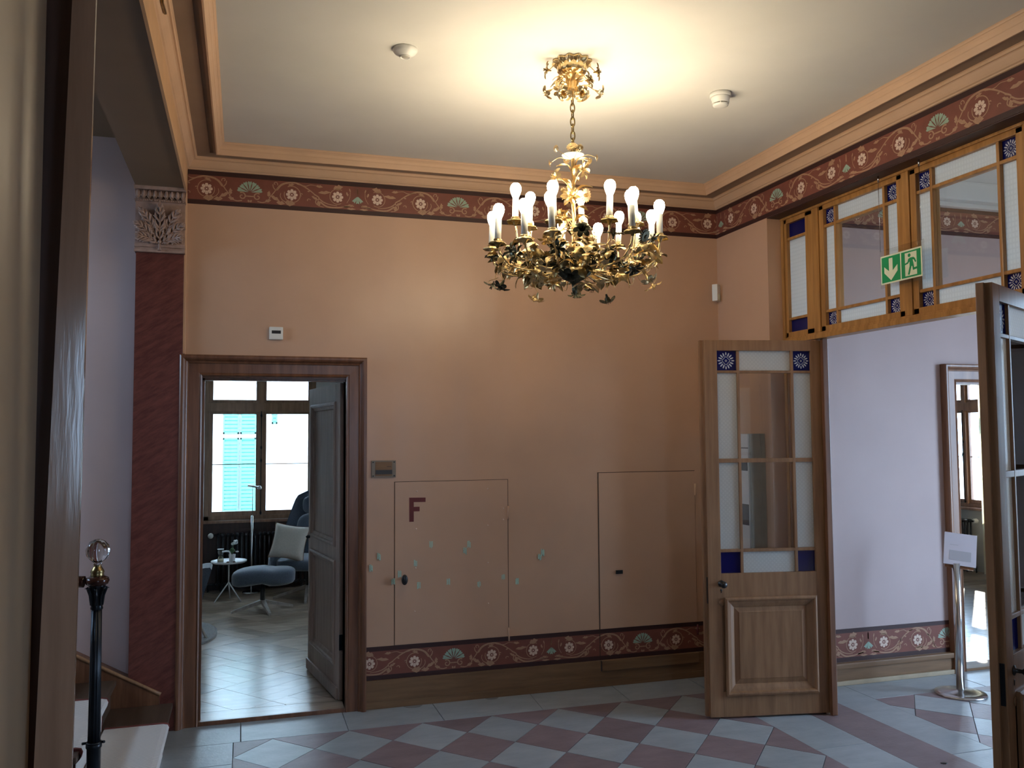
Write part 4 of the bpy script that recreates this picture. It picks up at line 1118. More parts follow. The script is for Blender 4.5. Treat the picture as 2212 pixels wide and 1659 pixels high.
# ================================================================ LOUNGE (through the doorway)
YW = 4.80
w = MB(); w.box(-0.62, -0.48, 0.14, YW+.2, 0, 3.2)
struct(obj('wall_lounge_left', w, 'lounge_wall'), 'left wall of the lounge', 'wall')
w = MB(); w.box(2.6, 2.7, 0.14, 0.92, 0, 3.2).box(2.6, 2.7, 3.58, YW+.2, 0, 3.2).box(2.6, 2.7, 0.92, 3.58, 2.78, 3.2).box(2.6, 2.7, 0.92, 3.58, 0, 0.80); struct(obj('wall_lounge_right', w, 'lounge_wall'), 'right wall of the lounge', 'wall')
w = MB(); w.box(-0.62, -0.42, YW, YW+.25, 0, 3.2).box(0.82, 2.7, YW, YW+.25, 0, 3.2).box(-0.42, 0.82, YW, YW+.25, 2.78, 3.2).box(-0.42, 0.82, YW, YW+.25, 0, 0.80)
struct(obj('wall_lounge_back', w, 'lounge_wall'), 'window wall of the lounge', 'wall')
w = MB(); w.box(-0.62, 2.7, 0.10, YW+.2, 3.2, 3.3); struct(obj('ceiling_lounge', w, 'ceiling'), 'lounge ceiling', 'ceiling')
w = MB().box(-0.48, 2.6, YW-.02, YW, 0.02, 0.77, .002)
for x in (-0.42, 0.28, 0.98): w.box(x, x+.62, YW-.03, YW-.015, 0.10, 0.70, .006)
struct(obj('trim_15', w, 'darkpanel'), 'dark wood wainscot under the lounge window', 'wainscot')
casement_window('window_1', 'brown wooden casement window of the lounge', -0.42, 0.82, 0.80, 2.78, 2.09, 'windowwood', Matrix.Translation((0, YW+.02, 0)))
casement_window('window_3', 'second casement window of the lounge, out of view', -1.33, 1.33, 0.80, 2.78, 2.09, 'windowwood', Matrix.Translation((2.61, 2.25, 0)) @ Matrix.Rotation(-PI/2, 4, 'Z'))
lf = MB().box(-0.62, 2.7, 0.14, YW+.1, -0.1, 0.006)
floor2 = struct(obj('floor_lounge', lf, 'gap'), 'oak panel parquet floor of the lounge', 'floor')
# parquet: diagonal square panels of five strips each
PW = 0.52
def parquet(fl, cx, cy, x0, x1, y0, y1, z, ni, nj, org=(0.2, 0.3)):
    cnt = 0
    for i in range(-ni, ni):
        for j in range(-nj, nj):
            for k in range(4):
                if (i+j) % 2: q = [(i*PW+k*PW/4, j*PW), (i*PW+(k+1)*PW/4, j*PW), (i*PW+(k+1)*PW/4, (j+1)*PW), (i*PW+k*PW/4, (j+1)*PW)]
                else: q = [(i*PW, j*PW+k*PW/4), ((i+1)*PW, j*PW+k*PW/4), ((i+1)*PW, j*PW+(k+1)*PW/4), (i*PW, j*PW+(k+1)*PW/4)]
                a = math.radians(38); c, s = math.cos(a), math.sin(a)
                q = [(org[0]+x*c-y*s, org[1]+x*s+y*c) for x, y in q]
                q = clip_poly(q, x0, x1, y0, y1)
                if len(q) < 3: continue
                ar = abs(sum(q[n-1][0]*q[n][1]-q[n][0]*q[n-1][1] for n in range(len(q))))/2
                if ar < 0.004: continue
                mx = sum(p[0] for p in q)/len(q); my = sum(p[1] for p in q)/len(q)
                qq = []
                for x, y in q:
                    d = math.hypot(x-mx, y-my); f = (d-.0016)/d; qq.append((mx+(x-mx)*f, my+(y-my)*f))
                obj('parquet_plank', MB().prism(qq, z-.012, z+rnd.uniform(-.0006, .0004), .001), 'parquet', fl); cnt += 1
    return cnt
parquet(floor2, 0, 0, -0.48, 1.15, 0.19, YW-.02, 0.02, 14, 14)
obj('border_plank', MB().box(-0.48, 1.15, 0.14, 0.188, 0.008, 0.02), 'parquet', floor2)
obj('plain_parquet', MB().box(1.155, 2.6, 0.14, YW, 0.006, 0.02), 'parquet', floor2)
radiator('black cast-iron radiator below the lounge window', 0.22, YW-.13, 20, 'X')

# door leaf into the lounge
ang = math.atan2(1.139-0.16, 0.491-0.640)
dl = thing('door_leaf', 'grey-brown panelled door leaf opened into the lounge', 'door', (0.632, 0.150, 0), ang)
Wd = 0.90
def dp(nm, mb, mat): return obj(nm, mb, mat, dl, True)
dp('leaf_frame', MB().box(0, .115, -.02, .02, .03, 2.10, .003).box(Wd-.115, Wd, -.02, .02, .03, 2.10, .003).box(.115, Wd-.115, -.02, .02, 1.96, 2.10, .002).box(.115, Wd-.115, -.02, .02, .90, 1.03, .002).box(.115, Wd-.115, -.02, .02, .03, .25, .002), 'greydoor')
for za, zb in ((.25, .90), (1.03, 1.96)):
    dp('panel', MB().box(.115, Wd-.115, -.006, .006, za, zb), 'greydoor')
    for y, sgn_ in ((-.02, 1), (.02, -1)):
        mb = MB(); panel_mould(mb, .095, Wd-.095, za-.02, zb+.02, y, [(0, 0), (0, .010*sgn_), (.012, .016*sgn_), (.022, .012*sgn_), (.026, .0), (.045, -.006*sgn_), (.050, -.014*sgn_)])
        dp('panel_moulding', mb, 'greydoor')
for y0_, y1_ in ((.02, .034),): dp('weather_bar', MB().box(.02, Wd, y0_, y1_, .03, .105, .004), 'greydoor')
dp('hinge_plate', MB().box(-.006, .002, -.02, .02, .35, .45), 'iron')
dp('latch', MB().ball((Wd-.04, .03, 1.0), .012, .02, .012, seg=8, rings=6), 'iron')

# floor lamp
lamp = thing('floor_lamp', 'slim chrome reading lamp with round foot before the lounge window', 'lamp', (0.102, 4.43, 0.02))
obj('foot', MB().lathe([(0.095, 0), (0.095, 0.022), (0.088, 0.026), (0.0001, 0.027)], (0.102, 4.43, 0.021), 40), 'chrome', lamp)
obj('lower_tube', MB().lathe([(0.011, 0.04), (0.011, 0.87)], (0.104, 4.43, 0), 14), 'chrome', lamp)
obj('upper_tube', MB().lathe([(0.004, 0.86), (0.004, 1.19)], (0.107, 4.43, 0), 10), 'chrome', lamp)
obj('lamp_head', MB().tube([(0.055, 4.43, 1.205), (0.175, 4.42, 1.183)], .012, 12), 'chrome', lamp)
obj('swivel', MB().ball((0.178, 4.42, 1.18), .022, .014, .022), 'chrome', lamp)
# side table
tx, ty = -0.130, 4.05
tb = thing('side_table', 'small round white tray table on three thin legs', 'table', (tx, ty, 0.02))
obj('tray_top', MB().lathe([(0.0001, 0.405), (0.165, 0.405), (0.180, 0.415), (0.184, 0.428), (0.180, 0.428), (0.168, 0.414), (0.0001, 0.412)], (tx, ty, 0.015), 40, cap=False), 'whitelac', tb)
obj('stem', MB().tube([(tx, ty, 0.20), (tx, ty, 0.422)], .009, 10), 'whitelac', tb)
for a in (205, 325, 85):
    a = math.radians(a); obj('leg', MB().tube([(tx, ty, 0.215), (tx+.155*math.cos(a), ty+.155*math.sin(a), 0.023)], [.008, .006], 8), 'whitelac', tb)
# hourglass
hx, hy, hz = -0.214, 4.02, 0.4275
hg = thing('hourglass', 'glass hourglass with white caps on the tray table', 'hourglass', (hx, hy, hz))
obj('base_cap', MB().lathe([(0.034, 0), (0.034, 0.008)], (hx, hy, hz), 24), 'whitelac', hg)
obj('top_cap', MB().lathe([(0.034, 0.138), (0.034, 0.144)], (hx, hy, hz), 24), 'whitelac', hg)
obj('glass_bulbs', MB().lathe([(0.031, 0.008), (0.032, 0.035), (0.022, 0.060), (0.004, 0.073), (0.022, 0.086), (0.032, 0.112), (0.031, 0.138)], (hx, hy, hz), 24), 'glass', hg)
obj('sand', MB().lathe([(0.029, 0.009), (0.030, 0.034), (0.0001, 0.040)], (hx, hy, hz), 20), 'sand', hg)
# watering can / vase with white blossom
vx, vy = -0.098, 4.0
va = thing('flower_pot', 'small white pot with a white blossom on the tray table', 'flower pot', (vx, vy, 0.4275))
obj('pot', MB().lathe([(0.026, 0.0), (0.036, 0.085), (0.032, 0.085), (0.024, 0.01)], (vx, vy, 0.4275), 24), 'whitelac', va)
obj('stem', MB().tube(smooth_path([(vx, vy, .50), (vx-.005, vy, .56), (vx+.02, vy, .62)], 4), .004, 6), 'leafgreen', va)
mb = MB()
for dx, dz in ((.0, .565), (.012, .55), (-.012, .55), (.0, .54)): mb.ball((vx+dx, vy, dz), .02, .012, .015, seg=8, rings=6)
obj('leaves', mb, 'leafgreen', va)
mb = MB()
for i in range(9):
    a = i*2.4; mb.ball((vx+.022+.022*math.cos(a), vy+.012*math.sin(a), .632+.018*math.sin(a*1.7)), .014, seg=8, rings=6)
mb.ball((vx+.050, vy-.01, .54), .018, .012, .008)
obj('blossom', mb, 'petal', va)
wc = thing('watering_can', 'little white watering can with curved spout on the tray table', 'watering can', (vx-.02, vy-.045, .4275))
obj('body', MB().lathe([(0.010, 0), (0.010, 0.10)], (vx-.020, vy-.045, .4275), 14), 'whitelac', wc)
obj('spout', MB().tube(smooth_path([(vx-.020, vy-.045, .52), (vx-.028, vy-.045, .545), (vx-.06, vy-.045, .552), (vx-.10, vy-.045, .548)], 5), .008, 8), 'whitelac', wc)
for i, dx in enumerate((-.042, .022)):
    tag(obj('pebble', MB().ball((vx+dx, vy-.055, .438), .015, .012, .010, seg=10, rings=6), 'pebble'), ('brown pebble left of the white pot', 'brown pebble right of the white pot')[i], 'pebble', 'pebbles on the tray table')

# star base
def star(parent, cx, cy, angs, ln, zt, mat='legwood', z0=0.022):
    for a in angs:
        a = math.radians(a); c, s = math.cos(a), math.sin(a)
        def q(r, o, z): return (cx+r*c-o*s, cy+r*s+o*c, z)
        vs = [q(.02, -.022, zt), q(.02, .022, zt), q(.02, .022, zt-.035), q(.02, -.022, zt-.035), q(ln, -.012, z0+.022), q(ln, .012, z0+.022), q(ln, .012, z0), q(ln, -.012, z0)]
        obj('leg', MB().add(vs, [(0, 1, 2, 3), (7, 6, 5, 4), (0, 4, 5, 1), (3, 2, 6, 7), (0, 3, 7, 4), (1, 5, 6, 2)]), mat, parent)
ox, oy = 0.212, 3.42
ot = thing('ottoman', 'dark blue-grey upholstered footstool with star base', 'ottoman', (ox, oy, .02))
mb = MB().ball((0, 0, 0), 0.305, 0.20, 0.082, seg=28, rings=16, e=0.62)
vs = []
for x, y, z in mb.v:
    z2 = z-0.018*math.cos(x/0.3*PI*0.9)*-1*(-1 if x > 0.05 else 1)*0.5+(-0.03 if z < 0 else 0)*abs(x/.3)
    vs.append((x, y, z2))
mb.v = vs; mb.xf(Matrix.Translation((ox, oy, .365)) @ Matrix.Rotation(math.radians(-8), 4, 'Z'))
obj('cushion_seat', mb, 'fabric', ot)
obj('column', MB().lathe([(0.026, 0.10), (0.022, 0.30)], (ox-.01, oy, .0), 16), 'black', ot)
star(ot, ox-.01, oy, (196, 282, 14, 104), 0.31, 0.125)

ax, ay = 0.70, 4.02
ac = thing('lounge_chair', 'high-backed dark blue-grey lounge armchair with headrest', 'armchair', (ax, ay, .02))
mA = Matrix.Translation((ax, ay, 0)) @ Matrix.Rotation(math.radians(-22), 4, 'Z')
obj('seat', MB().ball((0, -0.05, .40), .30, .30, .075, seg=28, rings=14, e=.55).xf(mA), 'fabric', ac)
mb = MB(); NU, NV = 22, 16; vs = []; fs = []
for lay in (0, 1):
    for j in range(NV+1):
        v = j/NV; z = .34+v*.80
        wd = .36-.13*v**1.6; depth = .10+.22*v
        for i in range(NU+1):
            u = (i/NU-.5)*2
            rr = 1-max(0, v-.86)/.14*.0
            x = wd*math.sin(u*1.35)/math.sin(1.35)*(1 if v < .9 else math.sqrt(max(0, 1-((v-.9)/.12)**2)))
            y = depth+.06-.20*(1-v*.75)*(abs(u)**2.2)*1.3+lay*.05
            vs.append((x, y, z))
n1 = (NU+1)*(NV+1)
for lay in (0, 1):
    for j in range(NV):
        for i in range(NU):
            k = lay*n1+j*(NU+1)+i; f = (k, k+1, k+NU+2, k+NU+1); fs.append(f if lay else f[::-1])
bd_ = [i for i in range(NU+1)]+[j*(NU+1)+NU for j in range(1, NV+1)]+[NV*(NU+1)+i for i in range(NU-1, -1, -1)]+[j*(NU+1) for j in range(NV-1, 0, -1)]
for i in range(len(bd_)):
    a, b = bd_[i], bd_[(i+1) % len(bd_)]; fs.append((a, b, b+n1, a+n1))
mb.add(vs, fs, True).xf(mA); obj('shell_back', mb, 'fabric', ac)
obj('headrest', MB().ball((0.0, .27, 0.985), .165, .055, .10, seg=24, rings=12, e=.6).xf(mA), 'fabric', ac)
obj('back_cushion', MB().ball((0, .17, .66), .20, .07, .24, seg=24, rings=12, e=.6).xf(mA), 'fabric', ac)
for sg_ in (-1, 1):
    mb = MB().tube(smooth_path([(sg_*.31, .16, .62), (sg_*.345, .0, .56), (sg_*.34, -.16, .47), (sg_*.31, -.27, .36)], 6), [.03]*6+[.045]*6+[.05]*6+[.045], 12)
    mb.ball((sg_*.325, -.03, .42), .05, .24, .13, seg=18, rings=12, e=.7)
    obj('armrest', mb.xf(mA), 'fabric', ac)
obj('column', MB().lathe([(0.028, 0.14), (0.024, 0.34)], (ax-.02, ay-.05, 0), 16), 'black', ac)
star(ac, ax-.02, ay-.05, (176, 262, 352, 84), 0.36, 0.16)
# cushion
def pillow(sz, th_, mtx, label):
    t = thing('cushion', label, 'cushion', mtx.translation)
    N = 18; vs = []; fs = []; edge = []
    for lay in (-1, 1):
        for j in range(N+1):
            for i in range(N+1):
                u, v = i/N*2-1, j/N*2-1
                pin = 1-.10*(1-u*u)*(abs(v)**6)-.0
                pin2 = 1-.10*(1-v*v)*(abs(u)**6)
                y = lay*th_*((1-u**4)*(1-v**4))**.6
                vs.append((u*sz*pin2, y, v*sz*pin))
    n1 = (N+1)**2
    for lay in (0, 1):
        for j in range(N):
            for i in range(N):
                k = lay*n1+j*(N+1)+i; fs.append((k, k+1, k+N+2, k+N+1))
    mb = MB().add(vs, fs, True)
    rim = [vs[i] for i in range(N+1)]+[vs[j*(N+1)+N] for j in range(1, N+1)]+[vs[N*(N+1)+i] for i in range(N-1, -1, -1)]+[vs[j*(N+1)] for j in range(N-1, -1, -1)]
    obj('cover', mb.xf(mtx), 'cushion', t)
    obj('piping', MB().tube([mtx @ Vector(p) for p in rim], .004, 6), 'casing_light', t)
pillow(.185, .075, Matrix.Translation((0.475, 3.80, .640)) @ Matrix.Rotation(math.radians(-14), 4, 'Z') @ Matrix.Rotation(math.radians(-16), 4, 'X') @ Matrix.Rotation(math.radians(9), 4, 'Y'), 'off-white square cushion leaning on the lounge armchair')
# second chair and rug (only slivers visible past the left jamb)
c2 = thing('lounge_chair', 'second blue-grey armchair mostly hidden behind the left door jamb', 'armchair', (-0.10, 2.35, .02))
c2.location = (-0.43, 2.62, 0.02)
mC = Matrix.Translation((-0.475, 2.62, 0))
mb = MB()
vs = []; N = 14
prof = [(0.02, .18), (.10, .26), (.15, .34), (.205, .52), (.222, .58), (.21, .60), (.17, .60), (.05, .58)]
rg = []
for k in range(2):
    for x, z in prof: rg.append((x, (-.16, .16)[k], z))
n = len(prof)
mb.add(rg, [tuple(range(n))[::-1], tuple(range(n, 2*n))]+[(i, (i+1) % n, n+(i+1) % n, n+i) for i in range(n)])
obj('side_shell', mb.xf(mC), 'fabric', c2)
obj('leg', MB().tube([(-0.40, 2.56, .20), (-0.27, 2.18, .034)], [.014, .010], 8), 'legwood', c2)
obj('leg', MB().tube([(-0.40, 2.66, .20), (-0.42, 2.98, .034)], [.014, .010], 8), 'legwood', c2)
mb = MB(); N = 40
pts = []
for i in range(N):
    a = 2*PI*i/N; pts.append((-0.47+.27*math.cos(a)*(1+rnd.uniform(-.03, .03)) if -0.47+.27*math.cos(a) > -.475 else -0.475, 2.48+.48*math.sin(a)))
mb.prism(pts, 0.021, 0.05, 0.02)
tag(obj('rug', mb, 'rug'), 'round fluffy grey rug edge by the left jamb of the lounge', 'rug')

# ---------------------------------------------------------------- east room beyond the hall
w = MB(); w.box(3.62, 8.95, 4.2, 4.3, 0, 3.3).box(3.62, 3.72, YH+.12, 4.2, 0, 3.3)
w.box(7.1, 8.95, YH, YH+.12, 0, 3.3)
struct(obj('wall_east_room', w, 'lounge_wall'), 'walls of the sunny room beyond the hall', 'wall')
w = MB(); w.box(8.75, 8.95, YH, 2.53, 0, 3.3).box(8.75, 8.95, 3.88, 4.3, 0, 3.3).box(8.75, 8.95, 2.53, 3.88, 2.75, 3.3).box(8.75, 8.95, 2.53, 3.88, 0, 0.80)
struct(obj('wall_east', w, 'lounge_wall'), 'window wall of the sunny room', 'wall')
w = MB(); w.box(3.6, 8.95, YH+.1, 4.3, 3.3, 3.4); struct(obj('ceiling_east_room', w, 'ceiling'), 'ceiling of the sunny room', 'ceiling')
w = MB(); w.box(3.62, 8.95, YH+.12, 4.3, -0.1, 0.006)
fl3 = struct(obj('floor_east_room', w, 'gap'), 'sunlit oak parquet of the room beyond the hall', 'floor')
x0_, row = 5.0, 0
y = YH+.125
while y < 3.6:
    x = 5.0+(row % 3)*.27-.5+max(0, y)*.75
    xe = x+2.6
    while x < min(xe, 8.7):
        q = clip_poly([(x, y), (x+.8, y), (x+.8, y+.13), (x, y+.13)], 5.0, 8.7, YH+.12, 4.0)
        if len(q) > 2: obj('parquet_plank', MB().prism([(a+.001*(1 if a < x+.4 else -1), b+.001*(1 if b < y+.06 else -1)) for a, b in q], 0.008, 0.02, .001), 'parquet', fl3)
        x += .8
    y += .13; row += 1
MW = Matrix.Translation((8.77, 3.205, 0)) @ Matrix.Rotation(-PI/2, 4, 'Z')
casement_window('window_2', 'brown casement window of the sunny room', -0.675, 0.675, 0.80, 2.75, 2.07, 'casing_light', MW)
radiator('black radiator below the window of the sunny room', 8.60, 3.30, 12, 'Y')
mb = MB(); pts = []
N = 40
for i in range(N+1):
    t_ = i/N; yy = 2.66-.62*t_; pts.append((8.46+.022*math.sin(t_*PI*9), yy))
vs = [(x, y_, z) for z in (0.05, 2.6) for x, y_ in pts]+[(x+.004, y_, z) for z in (0.05, 2.6) for x, y_ in pts]; n = N+1
fs = [(i, i+1, n+i+1, n+i) for i in range(N)]+[(2*n+i, 3*n+i, 3*n+i+1, 2*n+i+1) for i in range(N)]
mb.add(vs, fs, True); cu = tag(obj('curtain', mb, 'curtain'), 'cream floor-length curtain hanging beside the far window', 'curtain')

# ---------------------------------------------------------------- outside
w = MB().box(-40, 60, -40, 40, -0.9, -0.6); tag(obj('ground', w, 'ground'), 'grey street level outside the windows', 'ground', kind='structure')
fc = thing('opposite_house', 'white rendered house with teal shutters outside the lounge window', 'building', (0, 9.2, -.6))
obj('facade', MB().box(-6, 9, 9.0, 13, -0.6, 9.0), 'facade', fc)
def shutter_panel(x0, x1, z0, z1):
    s = obj('shutter', MB().box(x0, x0+.025, 8.95, 9, z0, z1).box(x1-.025, x1, 8.95, 9, z0, z1).box(x0, x1, 8.95, 9, z0, z0+.03).box(x0, x1, 8.95, 9, z1-.03, z1).box(x0, x1, 8.975, 9, z0, z1), 'shutter', fc)
    mb = MB(); z = z0+.04
    while z < z1-.05: mb.box(x0+.025, x1-.025, 8.955, 8.97, z, z+.045); z += .06
    o = obj('louvre_slats', mb, 'shutter', s); o['kind'] = 'stuff'
for x0, x1 in ((-0.31, -0.065), (-0.045, 0.20)):
    shutter_panel(x0, x1, 1.79, 2.13); shutter_panel(x0, x1, 0.50, 1.73)
shutter_panel(0.44, 0.53, 1.95, 2.13)
for i in range(4):
    a = [(2.2*math.sin(t_), 8.93, 3.05+.12*i-2.4*(1-math.cos(t_))) for t_ in [-.7+1.4*k/16 for k in range(17)]]
    obj('curved_cornice_line', MB().tube([(x+1.6, y_, z) for x, y_, z in a], .02, 6), 'facade', fc)
for i, (x, y_, r_) in enumerate(((17, 7.2, 1.2), (21, 11.5, 1.6), (25, 7.0, 1.5))):
    t = thing('street_tree', ('small bushy tree nearest the far window', 'taller tree beyond the far window', 'distant tree farthest beyond the far window')[i], 'tree', (x, y_, -.6), group='trees outside the far window')
    obj('trunk', MB().tube([(x, y_, -.6), (x, y_, 1.6)], [.18, .1], 10), 'casing', t)
    mb = MB()
    for k in range(14): mb.ball((x+rnd.uniform(-r_, r_)*.7, y_+rnd.uniform(-r_, r_)*.7, 2.0+rnd.uniform(-.6, r_)), r_*.45, seg=10, rings=7)
    obj('crown', mb, 'foliage', t)

# ================================================================ CHANDELIER
CX, CY = 1.492, -1.895
ch = thing('chandelier', 'gilded floral chandelier with eighteen lit candle bulbs under the ceiling', 'chandelier', (CX, CY, CEIL))
def lily_mesh(open_=1.0, nm='lily'):
    mb = MB(); NP, K = 6, 6; vs = []; fs = []; seg = 36
    prof = [(.004, 0), (.006, .012), (.010, .024), (.018, .034), (.030, .039), (.042, .036)]
    for k, (r, z) in enumerate(prof):
        for i in range(seg):
            a = 2*PI*i/seg; lob = 1.0
            if k >= 3: lob = 1-(.22*(k-2)/3*1.2)*(1-abs(math.cos(a*NP/2))**.6)*1.6
            zz = z-(0.006*(k-3) if k > 3 else 0)*abs(math.cos(a*NP/2))
            vs.append((r*lob*open_*math.cos(a), r*lob*open_*math.sin(a), zz))
    for k in range(len(prof)-1):
        fs += [(k*seg+i, k*seg+(i+1) % seg, (k+1)*seg+(i+1) % seg, (k+1)*seg+i) for i in range(seg)]
    mb.add(vs, fs, True)
    for i in range(4):
        a = i*PI/2+.3; mb.tube([(0, 0, .01), (.004*math.cos(a), .004*math.sin(a), .03), (.009*math.cos(a), .009*math.sin(a), .048)], .0013, 5)
    me = bpy.data.meshes.new(nm); me.from_pydata(mb.v, [], mb.f)
    for i, p in enumerate(me.polygons): p.use_smooth = mb.sm[i]
    me.update(); return me
def star_lily(nm):
    mb = MB()
    for i in range(6):
        a = 2*PI*i/6; c, s = math.cos(a), math.sin(a)
        pts = [(.004, 0, 0), (.016, .008, .008), (.028, .010, .012), (.038, .005, .010), (.044, 0, .004), (.038, -.005, .010), (.028, -.010, .012), (.016, -.008, .008), (.024, 0, .007)]
        vv = [(x*c-y*s, x*s+y*c, z) for x, y, z in pts]
        mb.add(vv, [(0, 1, 8), (1, 2, 8), (2, 3, 8), (3, 4, 8), (4, 5, 8), (5, 6, 8), (6, 7, 8), (7, 0, 8)])
    mb.lathe([(.003, -.016), (.004, -.006), (.010, .004), (.006, .010)], n=12)
    for i in range(5):
        a = i*2*PI/5; mb.tube([(0, 0, .004), (.006*math.cos(a), .006*math.sin(a), .022)], .0013, 5)
    me = bpy.data.meshes.new(nm); me.from_pydata(mb.v, [], mb.f); me.update(); return me
def daisy(nm):
    mb = MB()
    for ring, (n, l, z) in enumerate(((16, .034, 0), (12, .026, .004))):
        for i in range(n):
            a = 2*PI*(i+.5*ring)/n; c, s = math.cos(a), math.sin(a); w_ = l*PI/n*.62
            pts = [(.007, -w_*.5, z+.003), (l*.8, -w_, z+.002), (l, 0, z-.001), (l*.8, w_, z+.002), (.007, w_*.5, z+.003)]
            mb.add([(x*c-y*s, x*s+y*c, zz) for x, y, zz in pts], [(0, 1, 2, 3, 4)])
    mb.ball((0, 0, .005), .010, .010, .006, seg=12, rings=6); mb.lathe([(.003, -.012), (.009, -.002)], n=10)
    me = bpy.data.meshes.new(nm); me.from_pydata(mb.v, [], mb.f); me.update(); return me
def leafm(nm, lobed):
    mb = MB(); N = 12; vs = []; ln = .065
    for i in range(N+1):
        t_ = i/N
        w_ = .013*math.sin(PI*min(1, t_*.97+.03))**.8
        if lobed: w_ = .024*math.sin(PI*min(1, t_*.95+.05))**.6*(.55+.45*abs(math.sin(t_*PI*3.0+.3)))
        z = .018*math.sin(t_*PI*.9)-.022*t_*t_
        vs += [(t_*ln, -w_, z-.003), (t_*ln, 0, z), (t_*ln, w_, z-.003)]
    fs = []
    for i in range(N): fs += [(3*i, 3*i+1, 3*i+4, 3*i+3), (3*i+1, 3*i+2, 3*i+5, 3*i+4)]
    mb.add(vs, fs, True)
    me = bpy.data.meshes.new(nm); me.from_pydata(mb.v, [], mb.f)
    me.update(); return me
def copym(me, mat):
    m2 = me.copy(); m2.materials.clear(); m2.materials.append(M[mat]); return m2
GM = {}
for nm, me in (('lily', lily_mesh()), ('star_lily', star_lily('star_lily')), ('daisy', daisy('daisy')), ('slim_leaf', leafm('slim_leaf', False)), ('lobed_leaf', leafm('lobed_leaf', True))):
    GM[nm] = {k: copym(me, k) for k in ('brass', 'brass_dark', 'brass_black')}
def put(nm, mat, pos, dirv, size=1.0, spin=0.0, parent=None):
    """z axis of ornament along dirv"""
    o = link(nm, GM[nm][mat], None, parent or ch, True)
    dv = Vector(dirv).normalized()
    q = dv.to_track_quat('Z', 'Y').to_matrix().to_4x4()
    mw = Matrix.Translation(Vector(pos)) @ q @ Matrix.Rotation(spin, 4, 'Z') @ Matrix.Scale(size, 4)
    if parent: o.matrix_parent_inverse = parent_world(parent).inverted()
    o.matrix_basis = (Matrix.Translation((-CX, -CY, -CEIL)) @ mw) if not parent else mw
    return o
def put_leaf(nm, mat, pos, dirv, size=1.0, roll_=0.0):
    o = link(nm, GM[nm][mat], None, ch, True)
    dv = Vector(dirv).normalized()
    q = dv.to_track_quat('X', 'Z').to_matrix().to_4x4()
    o.matrix_basis = Matrix.Translation((-CX, -CY, -CEIL)) @ Matrix.Translation(Vector(pos)) @ q @ Matrix.Rotation(roll_, 4, 'X') @ Matrix.Scale(size, 4)
def P(a, r, z): a = math.radians(a)+yaw*0; return Vector((CX+r*math.cos(a), CY+r*math.sin(a), z))
# canopy
mb = MB().lathe([(0.088, -0.002), (0.090, -0.010), (0.070, -0.030), (0.045, -0.060), (0.028, -0.090), (0.022, -0.120), (0.026, -0.135), (0.030, -0.150), (0.020, -0.160), (0.014, -0.180), (0.006, -0.190)], (CX, CY, CEIL), 60, ripple=0.10, nr=12)
obj('canopy', mb, 'brass', ch)
for i in range(16):
    a = 360*i/16
    p0 = P(a, .03, CEIL-.075); put_leaf('lobed_leaf', 'brass', p0, P(a, .09, CEIL-.005)-p0, 1.25, PI)
CAN = [(-2, .118, 3.485, 'star_lily'), (188, .118, 3.49, 'star_lily'), (215, .08, 3.42, 'daisy'), (330, .085, 3.43, 'star_lily'), (182, .10, 3.40, 'lily'), (240, .07, 3.365, 'lily'), (300, .06, 3.37, 'lily'), (-8, .11, 3.39, 'lily'), (60, .10, 3.42, 'lily'), (120, .10, 3.43, 'star_lily')]
mb = MB()
for a, r, z, k in CAN:
    a -= 17
    p = P(a, r, z); out = P(a, 1, 0)-P(a, 0, 0)
    put(k, 'brass' if k != 'star_lily' else 'brass_dark', p, out*.8+Vector((0, 0, -.5 if k == 'lily' else .1)), 1.0 if k != 'lily' else .95, a)
    mb.tube(smooth_path([P(a, .015, 3.40), P(a, r*.55, z+.03), P(a, r*.92, z+.005), p], 4), .0022, 6)
obj('canopy_stems', mb, 'brass', ch)
for i in range(8):
    a = 45*i+10; p0 = P(a, .03, 3.44); put_leaf('slim_leaf', 'brass', p0, Vector((math.cos(math.radians(a)), math.sin(math.radians(a)), .1)), 1.2)
# chain
for i in range(8):
    z = 3.345-i*0.034; lk = []
    for k in range(17):
        t_ = 2*PI*k/16; c, s = math.cos(t_)*.0105, math.sin(t_)*.024
        lk.append((CX+(c if i % 2 else 0), CY+(0 if i % 2 else c), z+s))
    obj('chain_link', MB().tube(lk, .0032, 6, False), 'brass_dark', ch)
# stem
mb = MB()
for ph in (0, 2.1, 4.2):
    mb.tube([(CX+.006*math.cos(ph+t_*7), CY+.006*math.sin(ph+t_*7), 3.10-.58*t_) for t_ in [k/40 for k in range(41)]], .0045, 7)
obj('twisted_stem', mb, 'brass', ch)
obj('drip_pan', MB().lathe([(0.006, -.012), (.020, -.010), (.048, 0), (.054, .006), (.050, .006), (.018, -.004), (.006, -.006)], (CX, CY, 3.075), 36), 'sleeve', ch)
obj('hanging_loop', MB().lathe([(.010, 0), (.011, .02), (.009, .045), (.005, .055)], (CX, CY, 3.095), 14), 'brass_dark', ch)
mb = MB()
for i in range(6):
    a = 60*i+25; p = P(a, .115, 3.075+.022*math.sin(i*2.3)); put('daisy', 'brass', p, Vector((math.cos(math.radians(a)), math.sin(math.radians(a)), -.1)), .55)
    mb.tube(smooth_path([P(a, .02, 3.06), P(a, .07, 3.075), p], 4), .0012, 5)
obj('wire_stems', mb, 'brass', ch)
for i in range(3): put('daisy', 'brass', P(230+80*i, .022, 3.115), P(230+80*i, 1, .4)-P(230+80*i, 0, 0), .8)
mb = MB()
